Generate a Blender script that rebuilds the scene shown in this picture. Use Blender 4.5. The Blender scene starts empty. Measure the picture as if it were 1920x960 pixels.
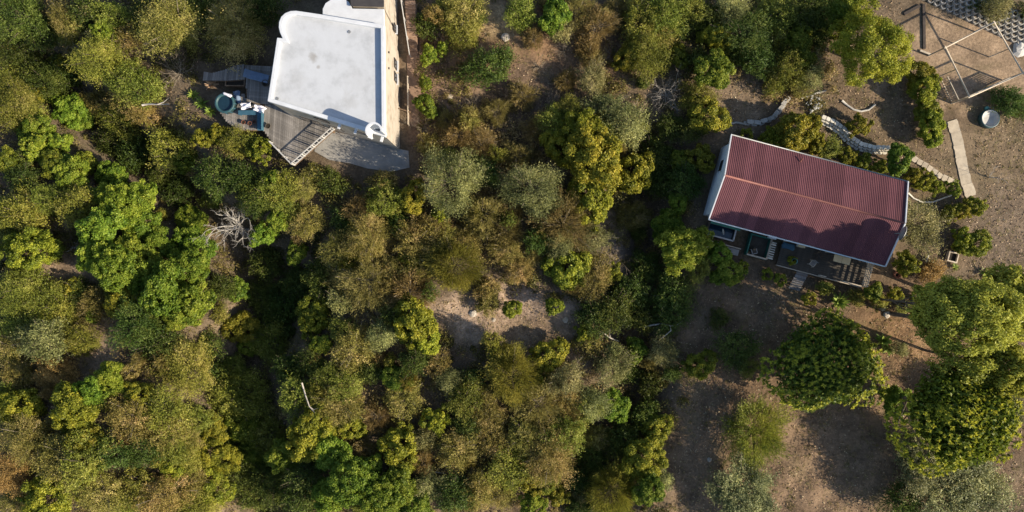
import bpy, math, random
import numpy as np
from mathutils import Vector, Matrix

# ------------------------------------------------------------------ camera, world, sun, exposure
CAM_H = 60.0
FPX = 1280.0                      # focal length in photograph pixels (24 mm on 36 mm, 1920 px wide)
scene = bpy.context.scene
COL = scene.collection
cam_d = bpy.data.cameras.new('camera')
cam_d.lens = 24.0; cam_d.sensor_width = 36.0; cam_d.clip_start = 0.5; cam_d.clip_end = 1000.0
cam = bpy.data.objects.new('camera', cam_d)
cam.location = (0, 0, CAM_H); cam.rotation_euler = (0, 0, 0)
COL.objects.link(cam); scene.camera = cam

SUN_EL = math.radians(26.5)
SUN_AZ = math.radians(-21.0)      # direction towards the sun, from +X, on the ground
sdir = Vector((math.cos(SUN_AZ)*math.cos(SUN_EL), math.sin(SUN_AZ)*math.cos(SUN_EL), math.sin(SUN_EL)))
world = bpy.data.worlds.new('World'); scene.world = world; world.use_nodes = True
wn = world.node_tree.nodes; wl = world.node_tree.links
bg = wn['Background']; sky = wn.new('ShaderNodeTexSky'); sky.sky_type = 'NISHITA'
sky.sun_disc = False; sky.sun_elevation = SUN_EL; sky.sun_rotation = math.atan2(sdir.x, sdir.y)
sky.air_density = 1.0; sky.dust_density = 1.0; sky.ozone_density = 1.5
wl.new(sky.outputs[0], bg.inputs['Color']); bg.inputs['Strength'].default_value = 0.1
sun_d = bpy.data.lights.new('sun', 'SUN'); sun_d.energy = 5.0; sun_d.angle = math.radians(0.5)
sun_d.color = (1.0, 0.87, 0.68)
sun = bpy.data.objects.new('sun', sun_d); sun.rotation_euler = sdir.to_track_quat('Z', 'Y').to_euler()
sun.location = (0, 0, 80); COL.objects.link(sun)
scene.view_settings.view_transform = 'Standard'; scene.view_settings.look = 'None'
scene.view_settings.exposure = 0.9; scene.view_settings.gamma = 1.0
scene.render.engine = 'CYCLES'
scene.cycles.max_bounces = 6; scene.cycles.diffuse_bounces = 3; scene.cycles.transmission_bounces = 4

RNG = np.random.default_rng(7)
rnd = random.Random(11)

# ------------------------------------------------------------------ places: photograph pixel -> point at height z
def P(px, py, z=0.0):
    k = (CAM_H - z)/FPX
    return Vector(((px-960)*k, (480-py)*k, z))
def lerp(a, b, t): return a+(b-a)*t
def sstep(a, b, x):
    t = np.clip((x-a)/(b-a), 0, 1); return t*t*(3-2*t)

def seg_dist(x, y, pts):
    d = None
    for (ax, ay), (bx, by) in zip(pts[:-1], pts[1:]):
        vx, vy = bx-ax, by-ay
        t = np.clip(((x-ax)*vx+(y-ay)*vy)/(vx*vx+vy*vy), 0, 1)
        dd = np.hypot(x-ax-t*vx, y-ay-t*vy)
        d = dd if d is None else np.minimum(d, dd)
    return d
def pxl(pts): return [(P(a, b).x, P(a, b).y) for a, b in pts]
RAV1 = pxl([(-200, 60), (60, 130), (150, 215), (300, 340), (420, 470), (470, 560), (440, 700), (450, 830), (470, 1100)])
RAV2 = pxl([(1235, 300), (1215, 450), (1200, 600), (1190, 740), (1120, 860), (1070, 1100)])
WALL_LINE = pxl([(1735, -22), (1960, 84)])
def ground_z(x, y):
    x = np.asarray(x, float); y = np.asarray(y, float)
    n = (0.30*np.sin(x*.31+1.3)*np.sin(y*.37+.4)+0.16*np.sin(x*.83+y*.41)+0.12*np.sin(y*1.07-x*.36+2)
         +0.05*np.sin(x*2.3+y*1.1)*np.sin(y*2.1-.7*x))
    n = n-4.6*np.exp(-(seg_dist(x, y, RAV1)/3.7)**2)-1.9*np.exp(-(seg_dist(x, y, RAV2)/2.8)**2)
    c = P(545, 535); n = n-2.6*np.exp(-((x-c.x)/4.5)**2-((y-c.y)/4.5)**2)
    c = P(215, 830); n = n+2.8*np.exp(-((x-c.x)/8.5)**2-((y-c.y)/6.5)**2)
    # level building plots
    m = np.ones_like(n)
    c = P(640, 160); d = np.maximum(np.abs(x-c.x)/9.5, np.abs(y-c.y)/9.0); m = m*sstep(.95, 1.35, d)
    c = P(430, 190); d = np.hypot((x-c.x)/4.2, (y-c.y)/4.5); m = m*sstep(.8, 1.5, d)
    m = m*(1-sstep(P(1255, 0).x, P(1330, 0).x, x))
    lawn = sstep(P(1255, 0).x, P(1330, 0).x, x)*sstep(P(0, 560).y, P(0, 640).y, y)
    n = n*m+lawn*(.10*np.sin(x*.7+y*.5)+.05*np.sin(x*1.9-y*1.3))
    (ax, ay), (bx, by) = WALL_LINE
    L = math.hypot(bx-ax, by-ay); sd = -((x-ax)*(by-ay)-(y-ay)*(bx-ax))/L
    n = n+1.25*sstep(.15, .5, sd)*(x > P(1690, 0).x)
    return n
def gz(x, y): return float(ground_z(np.array([x]), np.array([y]))[0])
def GP(px, py, dz=0.0):
    z = 0.0
    for _ in range(4):
        p = P(px, py, z+dz); z = gz(p.x, p.y)
    return Vector((p.x, p.y, z))

# ------------------------------------------------------------------ materials
MATS = {}
def new_mat(name):
    m = bpy.data.materials.new(name); m.use_nodes = True
    return m, m.node_tree.nodes, m.node_tree.links, m.node_tree.nodes['Principled BSDF']
def surf(name, c0, c1=None, scale=3.0, rough=.8, bump=0.0, bscale=20.0, spec=.3, c2=None, metal=0.0, jitter=0.0, stretch=None):
    if name in MATS: return MATS[name]
    m, n, l, b = new_mat(name)
    b.inputs['Roughness'].default_value = rough; b.inputs['Specular IOR Level'].default_value = spec
    b.inputs['Metallic'].default_value = metal
    c1 = c1 or tuple(v*.75 for v in c0)
    tc = n.new('ShaderNodeTexCoord'); src = tc.outputs['Object']
    if stretch:
        mp = n.new('ShaderNodeMapping'); mp.inputs['Scale'].default_value = stretch
        l.new(src, mp.inputs[0]); src = mp.outputs[0]
    nz = n.new('ShaderNodeTexNoise'); nz.inputs['Scale'].default_value = scale; nz.inputs['Detail'].default_value = 8
    nz.inputs['Roughness'].default_value = .65; l.new(src, nz.inputs['Vector'])
    rp = n.new('ShaderNodeValToRGB'); l.new(nz.outputs['Fac'], rp.inputs[0])
    e = rp.color_ramp.elements; e[0].position = .32; e[0].color = (*c1, 1); e[1].position = .68; e[1].color = (*c0, 1)
    if c2:
        q = e.new(.5); q.color = (*c2, 1)
    out = rp.outputs[0]
    if jitter:
        oi = n.new('ShaderNodeObjectInfo'); mr = n.new('ShaderNodeMapRange')
        mr.inputs['To Min'].default_value = 1-jitter; mr.inputs['To Max'].default_value = 1+jitter
        l.new(oi.outputs['Random'], mr.inputs[0])
        hs = n.new('ShaderNodeHueSaturation'); l.new(mr.outputs[0], hs.inputs['Value']); l.new(out, hs.inputs['Color']); out = hs.outputs[0]
    l.new(out, b.inputs['Base Color'])
    if bump:
        n2 = n.new('ShaderNodeTexNoise'); n2.inputs['Scale'].default_value = bscale; n2.inputs['Detail'].default_value = 6
        l.new(src, n2.inputs['Vector'])
        bp = n.new('ShaderNodeBump'); bp.inputs['Strength'].default_value = bump; bp.inputs['Distance'].default_value = .05
        l.new(n2.outputs['Fac'], bp.inputs['Height']); l.new(bp.outputs[0], b.inputs['Normal'])
    MATS[name] = m; return m

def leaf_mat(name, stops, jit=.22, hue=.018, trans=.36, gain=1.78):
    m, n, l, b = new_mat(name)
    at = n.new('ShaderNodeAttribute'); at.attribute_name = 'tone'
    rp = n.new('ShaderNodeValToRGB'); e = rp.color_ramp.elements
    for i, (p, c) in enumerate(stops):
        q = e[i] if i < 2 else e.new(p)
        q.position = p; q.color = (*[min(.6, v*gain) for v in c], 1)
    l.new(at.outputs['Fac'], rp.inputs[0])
    oi = n.new('ShaderNodeObjectInfo')
    mr = n.new('ShaderNodeMapRange'); mr.inputs['To Min'].default_value = 1-jit; mr.inputs['To Max'].default_value = 1+jit
    l.new(oi.outputs['Random'], mr.inputs[0])
    ml = n.new('ShaderNodeMath'); ml.operation = 'MULTIPLY'; ml.inputs[1].default_value = 7.31; l.new(oi.outputs['Random'], ml.inputs[0])
    fr = n.new('ShaderNodeMath'); fr.operation = 'FRACT'; l.new(ml.outputs[0], fr.inputs[0])
    mh = n.new('ShaderNodeMapRange'); mh.inputs['To Min'].default_value = .5-hue; mh.inputs['To Max'].default_value = .5+hue
    l.new(fr.outputs[0], mh.inputs[0])
    hs = n.new('ShaderNodeHueSaturation'); l.new(rp.outputs[0], hs.inputs['Color'])
    l.new(mr.outputs[0], hs.inputs['Value']); l.new(mh.outputs[0], hs.inputs['Hue'])
    b.inputs['Roughness'].default_value = .55; b.inputs['Specular IOR Level'].default_value = .25
    l.new(hs.outputs[0], b.inputs['Base Color'])
    tr = n.new('ShaderNodeBsdfTranslucent'); l.new(hs.outputs[0], tr.inputs['Color'])
    mx = n.new('ShaderNodeMixShader'); mx.inputs[0].default_value = trans
    l.new(b.outputs[0], mx.inputs[1]); l.new(tr.outputs[0], mx.inputs[2])
    l.new(mx.outputs[0], n['Material Output'].inputs[0])
    MATS[name] = m; return m

surf('bark', (.16, .13, .10), (.08, .06, .045), 6, .9, .4, 30, .1)
surf('twig', (.30, .25, .19), (.17, .14, .10), 6, .9, .2, 30, .1)
surf('bleached', (.46, .42, .37), (.27, .24, .20), 5, .85, .2, 30, .15)
surf('bone', (.46, .43, .39), (.24, .22, .19), 5, .85, .2, 30, .15)
surf('white_paint', (.58, .60, .63), (.49, .505, .53), 1.2, .65, .1, 14)
surf('roof_white', (.47, .49, .52), (.37, .385, .405), .7, .75, .15, 6, c2=(.45, .468, .495))
surf('cream_wall', (.38, .34, .285), (.24, .20, .155), 1.1, .85, .25, 12, c2=(.36, .315, .26))
surf('weathered_wood', (.245, .225, .205), (.12, .11, .10), 2.2, .85, .2, 30, jitter=.28, stretch=(1, .25, 1))
surf('brown_wood', (.20, .135, .085), (.10, .065, .04), 2.5, .8, .2, 30, jitter=.25)
surf('pale_timber', (.58, .50, .39), (.40, .33, .25), 3, .8, .15, 30, jitter=.12)
surf('tan_board', (.80, .62, .36), (.70, .53, .30), 3, .7)
surf('concrete', (.33, .32, .30), (.22, .21, .195), .7, .9, .2, 14, c2=(.29, .28, .26))
surf('block_grey', (.44, .42, .38), (.28, .265, .24), 4, .9, .3, 20, jitter=.2)
surf('block_pale', (.66, .62, .53), (.46, .43, .36), 5, .9, .3, 20, jitter=.18)
surf('slab', (.48, .41, .31), (.33, .275, .205), 2.2, .85, .2, 16, jitter=.12)
surf('stair_brick', (.30, .20, .14), (.20, .13, .09), 4, .9, .3, 24, jitter=.22)
surf('rail_white', (.50, .49, .47), (.38, .37, .35), 4, .6)
surf('dark_frame', (.06, .055, .05), (.035, .03, .03), 3, .5)
surf('glass', (.025, .03, .035), (.015, .018, .022), 2, .08, spec=.6)
surf('teal_plastic', (.035, .09, .10), (.02, .055, .065), 3, .45, spec=.5)
surf('teal_light', (.16, .42, .40), (.09, .28, .28), 3, .5)
surf('blue_paint', (.045, .12, .17), (.03, .08, .12), 3, .5)
surf('dark_water', (.012, .035, .055), (.008, .022, .035), 1.5, .08, spec=.6)
surf('cloth_white', (.74, .72, .76), (.55, .54, .62), 4, .9, .5, 9)
surf('cloth_blue', (.15, .21, .30), (.10, .14, .21), 3, .9)
surf('terracotta', (.22, .085, .05), (.14, .055, .035), 5, .8)
surf('black_soil', (.035, .028, .02), (.018, .014, .01), 9, .95, .5, 30)
surf('grey_roof', (.055, .05, .05), (.035, .032, .034), 3, .8)
surf('grey_metal', (.30, .31, .32), (.20, .21, .22), 3, .5, metal=.4)
surf('basin', (.56, .55, .52), (.36, .35, .33), 1.6, .7, .1)
surf('stone', (.42, .37, .31), (.25, .22, .18), 3, .9, .5, 9, jitter=.3)
surf('green_wall', (.035, .17, .12), (.025, .11, .08), 2, .6)
surf('house_wall', (.62, .66, .68), (.50, .53, .55), 1.2, .75)
surf('dark_tile', (.10, .085, .065), (.05, .042, .034), 2.2, .85, .1)
surf('dark_brown', (.075, .06, .05), (.04, .032, .028), 4, .9, .3)  # chair seat, and the strips that stand in for shadows in the yard

def roof_red():
    m, n, l, b = new_mat('roof_red')
    tc = n.new('ShaderNodeTexCoord'); g = n.new('ShaderNodeNewGeometry')
    nz = n.new('ShaderNodeTexNoise'); nz.inputs['Scale'].default_value = .45; nz.inputs['Detail'].default_value = 7; nz.inputs['Roughness'].default_value = .6
    l.new(g.outputs['Position'], nz.inputs['Vector'])
    rp = n.new('ShaderNodeValToRGB'); e = rp.color_ramp.elements
    e[0].position = .3; e[0].color = (.096, .037, .045, 1); e[1].position = .7; e[1].color = (.135, .054, .062, 1)
    l.new(nz.outputs['Fac'], rp.inputs[0])
    n2 = n.new('ShaderNodeTexNoise'); n2.inputs['Scale'].default_value = 2.2; n2.inputs['Detail'].default_value = 9; n2.inputs['Roughness'].default_value = .75
    l.new(g.outputs['Position'], n2.inputs['Vector'])
    r2 = n.new('ShaderNodeValToRGB'); r2.color_ramp.elements[0].position = .60; r2.color_ramp.elements[1].position = .78
    l.new(n2.outputs['Fac'], r2.inputs[0])
    mx = n.new('ShaderNodeMixRGB'); mx.inputs[2].default_value = (.24, .11, .10, 1)
    mm = n.new('ShaderNodeMath'); mm.operation = 'MULTIPLY'; mm.inputs[1].default_value = .45
    l.new(r2.outputs[0], mm.inputs[0]); l.new(mm.outputs[0], mx.inputs[0]); l.new(rp.outputs[0], mx.inputs[1])
    oi = n.new('ShaderNodeObjectInfo'); mr = n.new('ShaderNodeMapRange'); mr.inputs['To Min'].default_value = .82; mr.inputs['To Max'].default_value = 1.18
    l.new(oi.outputs['Random'], mr.inputs[0]); hs = n.new('ShaderNodeHueSaturation')
    l.new(mr.outputs[0], hs.inputs['Value']); l.new(mx.outputs[0], hs.inputs['Color'])
    l.new(hs.outputs[0], b.inputs['Base Color']); b.inputs['Roughness'].default_value = .75; b.inputs['Specular IOR Level'].default_value = .12
    MATS['roof_red'] = m
roof_red()
surf('ridge_rust', (.21, .085, .07), (.16, .06, .052), 3, .6)

# ------------------------------------------------------------------ mesh helpers
class MB:
    def __init__(s): s.v = []; s.f = []
    def add(s, vs, fs):
        o = len(s.v); s.v += [tuple(v) for v in vs]; s.f += [tuple(i+o for i in f) for f in fs]
    def box(s, c, half, ax=None):
        ax = ax or (Vector((1, 0, 0)), Vector((0, 1, 0)), Vector((0, 0, 1))); c = Vector(c)
        vs = [c+ax[0]*half[0]*i+ax[1]*half[1]*j+ax[2]*half[2]*k for i in (-1, 1) for j in (-1, 1) for k in (-1, 1)]
        s.add(vs, [(0, 1, 3, 2), (4, 6, 7, 5), (0, 4, 5, 1), (2, 3, 7, 6), (0, 2, 6, 4), (1, 5, 7, 3)])
    def bar(s, a, b, w, h):
        a = Vector(a); b = Vector(b); d = (b-a); L = d.length; d.normalize()
        up = Vector((0, 0, 1)) if abs(d.z) < .95 else Vector((1, 0, 0))
        sd = d.cross(up).normalized(); u = sd.cross(d)
        s.box((a+b)/2, (L/2, w/2, h/2), (d, sd, u))
    def tube(s, pts, rad, n=6, cap=True):
        pts = [Vector(p) for p in pts]
        rings = []
        for i, p in enumerate(pts):
            d = (pts[min(i+1, len(pts)-1)]-pts[max(i-1, 0)]).normalized()
            up = Vector((0, 0, 1)) if abs(d.z) < .9 else Vector((1, 0, 0))
            a = d.cross(up).normalized(); b = d.cross(a)
            r = rad[i] if hasattr(rad, '__len__') else rad
            rings.append([p+(a*math.cos(2*math.pi*k/n)+b*math.sin(2*math.pi*k/n))*r for k in range(n)])
        o = len(s.v)
        for r in rings: s.v += [tuple(v) for v in r]
        for i in range(len(rings)-1):
            for k in range(n):
                s.f.append((o+i*n+k, o+i*n+(k+1) % n, o+(i+1)*n+(k+1) % n, o+(i+1)*n+k))
        if cap:
            s.f.append(tuple(o+k for k in range(n))); s.f.append(tuple(o+(len(rings)-1)*n+k for k in reversed(range(n))))
    def prism(s, poly, z0, z1):
        n = len(poly); o = len(s.v)
        s.v += [(p[0], p[1], z0) for p in poly]+[(p[0], p[1], z1) for p in poly]
        s.f.append(tuple(o+i for i in reversed(range(n)))); s.f.append(tuple(o+n+i for i in range(n)))
        for i in range(n): s.f.append((o+i, o+(i+1) % n, o+n+(i+1) % n, o+n+i))
    def ring(s, outer, inner, z0, z1):
        n = len(outer); o = len(s.v)
        for z in (z0, z1):
            s.v += [(p[0], p[1], z) for p in outer]+[(p[0], p[1], z) for p in inner]
        for i in range(n):
            j = (i+1) % n
            s.f += [(o+i, o+j, o+2*n+j, o+2*n+i), (o+n+j, o+n+i, o+3*n+i, o+3*n+j), (o+2*n+i, o+2*n+j, o+3*n+j, o+3*n+i), (o+j, o+i, o+n+i, o+n+j)]
    def lathe(s, prof, c=(0, 0, 0), n=28):
        o = len(s.v); c = Vector(c)
        for r, z in prof:
            s.v += [tuple(c+Vector((r*math.cos(2*math.pi*k/n), r*math.sin(2*math.pi*k/n), z))) for k in range(n)]
        for i in range(len(prof)-1):
            for k in range(n): s.f.append((o+i*n+k, o+i*n+(k+1) % n, o+(i+1)*n+(k+1) % n, o+(i+1)*n+k))
        s.f.append(tuple(o+k for k in reversed(range(n)))); s.f.append(tuple(o+(len(prof)-1)*n+k for k in range(n)))
    def mesh(s, name, mat, smooth=False):
        me = bpy.data.meshes.new(name); me.from_pydata(s.v, [], s.f); me.update()
        if mat: me.materials.append(MATS[mat])
        if smooth: me.polygons.foreach_set('use_smooth', [True]*len(me.polygons))
        return me
    def build(s, name, mat, parent=None, smooth=False, bevel=0.0):
        o = bpy.data.objects.new(name, s.mesh(name, mat, smooth)); COL.objects.link(o)
        if parent: o.parent = parent
        if bevel:
            md = o.modifiers.new('edge', 'BEVEL'); md.width = bevel; md.segments = 2; md.limit_method = 'ANGLE'
        return o
def link(name, me, parent=None, loc=None, rot=None, sc=None):
    o = bpy.data.objects.new(name, me); COL.objects.link(o)
    if parent: o.parent = parent
    if loc is not None: o.location = loc
    if rot is not None: o.rotation_euler = rot
    if sc is not None: o.scale = sc
    return o
def thing(name, label, cat, loc=(0, 0, 0), rz=0.0, group=None):
    o = bpy.data.objects.new(name, None); COL.objects.link(o); o.location = loc; o.rotation_euler = (0, 0, rz)
    o.empty_display_size = .2
    return tag(o, label, cat, group)
def tag(o, label, cat, group=None):
    o['label'] = label; o['category'] = cat
    if group: o['group'] = group
    return o
def inset(poly, d):
    n = len(poly); out = []
    area = sum(poly[i][0]*poly[(i+1) % n][1]-poly[(i+1) % n][0]*poly[i][1] for i in range(n))
    sg = 1 if area > 0 else -1
    for i in range(n):
        p0, p1, p2 = Vector(poly[i-1][:2]), Vector(poly[i][:2]), Vector(poly[(i+1) % n][:2])
        d1 = (p1-p0).normalized(); d2 = (p2-p1).normalized()
        n1 = Vector((-d1.y, d1.x))*sg; n2 = Vector((-d2.y, d2.x))*sg
        b = n1+n2; b = b.normalized() if b.length > 1e-6 else n1
        k = d/max(.45, b.dot(n1)); q = p1+b*k; out.append((q.x, q.y))
    return out
def inpoly(x, y, poly):
    r = False; j = len(poly)-1
    for i in range(len(poly)):
        xi, yi = poly[i][:2]; xj, yj = poly[j][:2]
        if (yi > y) != (yj > y) and x < (xj-xi)*(y-yi)/(yj-yi)+xi: r = not r
        j = i
    return r
def clip_line(poly, a, d):
    """parameters t where the line a + t d crosses the polygon"""
    ts = []; n = len(poly)
    for i in range(n):
        p = Vector(poly[i][:2]); q = Vector(poly[(i+1) % n][:2]); e = q-p
        den = d.x*e.y-d.y*e.x
        if abs(den) < 1e-9: continue
        w = p-a; t = (w.x*e.y-w.y*e.x)/den; u = (w.x*d.y-w.y*d.x)/den
        if 0 <= u < 1: ts.append(t)
    return sorted(ts)
def planks(parent, poly, direction, z, width=.15, thick=.035, mat='weathered_wood', name='plank', gap=.012):
    """boards laid across a polygon, each an object of its own; polygon in the parent's local space"""
    d = Vector(direction[:2]).normalized(); nrm = Vector((-d.y, d.x))
    pr = [Vector(p[:2]).dot(nrm) for p in poly]; s = min(pr)+width/2; cache = {}
    while s < max(pr)-width*.2:
        ts = clip_line(poly, nrm*s, d)
        for t0, t1 in zip(ts[::2], ts[1::2]):
            L = t1-t0
            if L < .12: continue
            key = round(L, 1)
            if key not in cache:
                b = MB(); b.box((0, 0, 0), (key/2, (width-gap)/2, thick/2)); cache[key] = b.mesh(name, mat)
            c = nrm*s+d*(t0+t1)/2
            link(name, cache[key], parent, (c.x, c.y, z-thick/2+rnd.uniform(-.003, .003)), (0, 0, math.atan2(d.y, d.x)), (L/key, 1, 1))
        s += width

# ------------------------------------------------------------------ ground
def soil_colour(x, y):
    px = x*FPX/CAM_H+960; py = 480-y*FPX/CAM_H
    col = np.zeros(x.shape+(3,)); col[...] = (.13, .098, .066)
    def blob(cx, cy, rx, ry, c, s=1.0, soft=.55):
        d = np.hypot((px-cx)/rx, (py-cy)/ry)
        d = d+.18*np.sin(px*.045+cy)*np.sin(py*.05+cx)+.1*np.sin(px*.13+py*.07)
        w = (1-sstep(1-soft, 1+soft*.4, d))*s
        col[...] = col*(1-w[..., None])+np.array(c)*w[..., None]
    blob(1600, 760, 420, 330, (.168, .112, .070))
    blob(1500, 880, 300, 140, (.195, .134, .086))
    blob(1680, 640, 120, 75, (.21, .13, .07))
    blob(1620, 220, 300, 150, (.15, .108, .07))
    blob(1850, 310, 140, 110, (.18, .133, .085))
    blob(1800, 110, 160, 110, (.27, .195, .13), 1, .35)
    blob(1880, 430, 100, 100, (.16, .12, .085))
    blob(1380, 200, 70, 70, (.21, .155, .105))
    blob(960, 590, 160, 60, (.40, .295, .215))
    blob(1000, 640, 140, 60, (.21, .15, .10))
    blob(1000, 110, 220, 120, (.25, .155, .09), .8)
    blob(1000, 200, 190, 90, (.13, .095, .07), .8)
    blob(925, 45, 50, 35, (.42, .30, .17))
    blob(195, 640, 45, 70, (.30, .22, .15))
    blob(110, 505, 70, 30, (.26, .19, .13))
    blob(75, 120, 60, 60, (.20, .17, .14), .7)
    blob(690, 480, 60, 60, (.18, .125, .075), .8)
    blob(1150, 490, 80, 60, (.15, .12, .095))
    blob(860, 900, 110, 60, (.19, .14, .09), .7)
    blob(800, 170, 40, 150, (.20, .13, .09))
    return col
def make_ground():
    xs = np.concatenate([np.linspace(-160, -50, 14)[:-1], np.arange(-50, 50.01, .3), np.linspace(50.3, 160, 14)[1:]])
    ys = np.concatenate([np.linspace(-130, -27, 12)[:-1], np.arange(-27, 27.01, .3), np.linspace(27.3, 130, 12)[1:]])
    X, Y = np.meshgrid(xs, ys); Z = ground_z(X, Y)
    ny, nx = X.shape; me = bpy.data.meshes.new('ground')
    V = np.stack([X, Y, Z], -1).reshape(-1, 3)
    i = np.arange(ny-1)[:, None]*nx+np.arange(nx-1)[None]
    F = np.stack([i, i+1, i+nx+1, i+nx], -1).reshape(-1, 4)
    quads(me, V, F)
    me.polygons.foreach_set('use_smooth', np.ones(len(F), bool))
    ca = me.color_attributes.new('soil', 'FLOAT_COLOR', 'POINT')
    c = soil_colour(X, Y).reshape(-1, 3); c4 = np.concatenate([c, np.ones((len(c), 1))], 1).astype(np.float32)
    ca.data.foreach_set('color', c4.ravel())
    m, n, l, b = new_mat('soil')
    at = n.new('ShaderNodeAttribute'); at.attribute_name = 'soil'
    tc = n.new('ShaderNodeTexCoord')
    def noise(sc, det, ro):
        q = n.new('ShaderNodeTexNoise'); q.inputs['Scale'].default_value = sc; q.inputs['Detail'].default_value = det
        q.inputs['Roughness'].default_value = ro; l.new(tc.outputs['Object'], q.inputs['Vector']); return q
    a = noise(.55, 9, .7); f = noise(4.5, 8, .75)
    mr = n.new('ShaderNodeMapRange'); mr.inputs[1].default_value = .3; mr.inputs[2].default_value = .7; mr.inputs[3].default_value = .5; mr.inputs[4].default_value = 1.45
    l.new(a.outputs['Fac'], mr.inputs[0])
    mr2 = n.new('ShaderNodeMapRange'); mr2.inputs[1].default_value = .3; mr2.inputs[2].default_value = .7; mr2.inputs[3].default_value = .55; mr2.inputs[4].default_value = 1.45
    l.new(f.outputs['Fac'], mr2.inputs[0])
    mu = n.new('ShaderNodeMath'); mu.operation = 'MULTIPLY'; l.new(mr.outputs[0], mu.inputs[0]); l.new(mr2.outputs[0], mu.inputs[1])
    hs = n.new('ShaderNodeHueSaturation'); l.new(at.outputs['Color'], hs.inputs['Color']); l.new(mu.outputs[0], hs.inputs['Value'])
    # greenish weeds in patches
    w = noise(.35, 6, .6); wr = n.new('ShaderNodeValToRGB'); wr.color_ramp.elements[0].position = .52; wr.color_ramp.elements[1].position = .72
    l.new(w.outputs['Fac'], wr.inputs[0]); wm = n.new('ShaderNodeMath'); wm.operation = 'MULTIPLY'; wm.inputs[1].default_value = .45; l.new(wr.outputs[0], wm.inputs[0])
    mx = n.new('ShaderNodeMixRGB'); l.new(wm.outputs[0], mx.inputs[0]); l.new(hs.outputs[0], mx.inputs[1]); mx.inputs[2].default_value = (.11, .10, .045, 1)
    l.new(mx.outputs[0], b.inputs['Base Color']); b.inputs['Roughness'].default_value = .95; b.inputs['Specular IOR Level'].default_value = .1
    bp = n.new('ShaderNodeBump'); bp.inputs['Strength'].default_value = .7; bp.inputs['Distance'].default_value = .12
    fb = noise(3.2, 9, .75); l.new(fb.outputs['Fac'], bp.inputs['Height']); l.new(bp.outputs[0], b.inputs['Normal'])
    me.materials.append(m)
    o = link('ground', me); o['kind'] = 'structure'
def quads(me, V, F):
    V = np.ascontiguousarray(V, np.float32); F = np.ascontiguousarray(F, np.int32)
    me.vertices.add(len(V)); me.vertices.foreach_set('co', V.ravel())
    me.loops.add(F.size); me.loops.foreach_set('vertex_index', F.ravel())
    me.polygons.add(len(F)); me.polygons.foreach_set('loop_start', np.arange(0, F.size, 4, dtype=np.int32))
    me.update(calc_edges=True)
make_ground()

# ------------------------------------------------------------------ leaves and crowns
def unit(v): return v/np.maximum(np.linalg.norm(v, axis=1, keepdims=True), 1e-6)
def leaf_mesh(name, pos, nrm, L, W, tone, mat, rng, along=None):
    N = len(pos)
    if along is None:
        t = unit(np.cross(nrm, rng.normal(size=(N, 3))))
    else:
        t = unit(along)
    s = unit(np.cross(nrm, t)); nn = np.cross(t, s)
    L = np.broadcast_to(np.asarray(L, float), (N,))[:, None]; W = np.broadcast_to(np.asarray(W, float), (N,))[:, None]
    V = np.empty((N, 4, 3))
    V[:, 0] = pos-t*L*.5; V[:, 2] = pos+t*L*.5-nn*L*.10
    V[:, 1] = pos+s*W*.5-t*L*.06+nn*W*.12; V[:, 3] = pos-s*W*.5-t*L*.06+nn*W*.12
    F = np.arange(N*4).reshape(N, 4); me = bpy.data.meshes.new(name); quads(me, V.reshape(-1, 3), F)
    a = me.attributes.new('tone', 'FLOAT', 'FACE'); a.data.foreach_set('value', np.clip(tone, 0, 1).astype(np.float32))
    me.materials.append(MATS[mat]); return me

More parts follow.
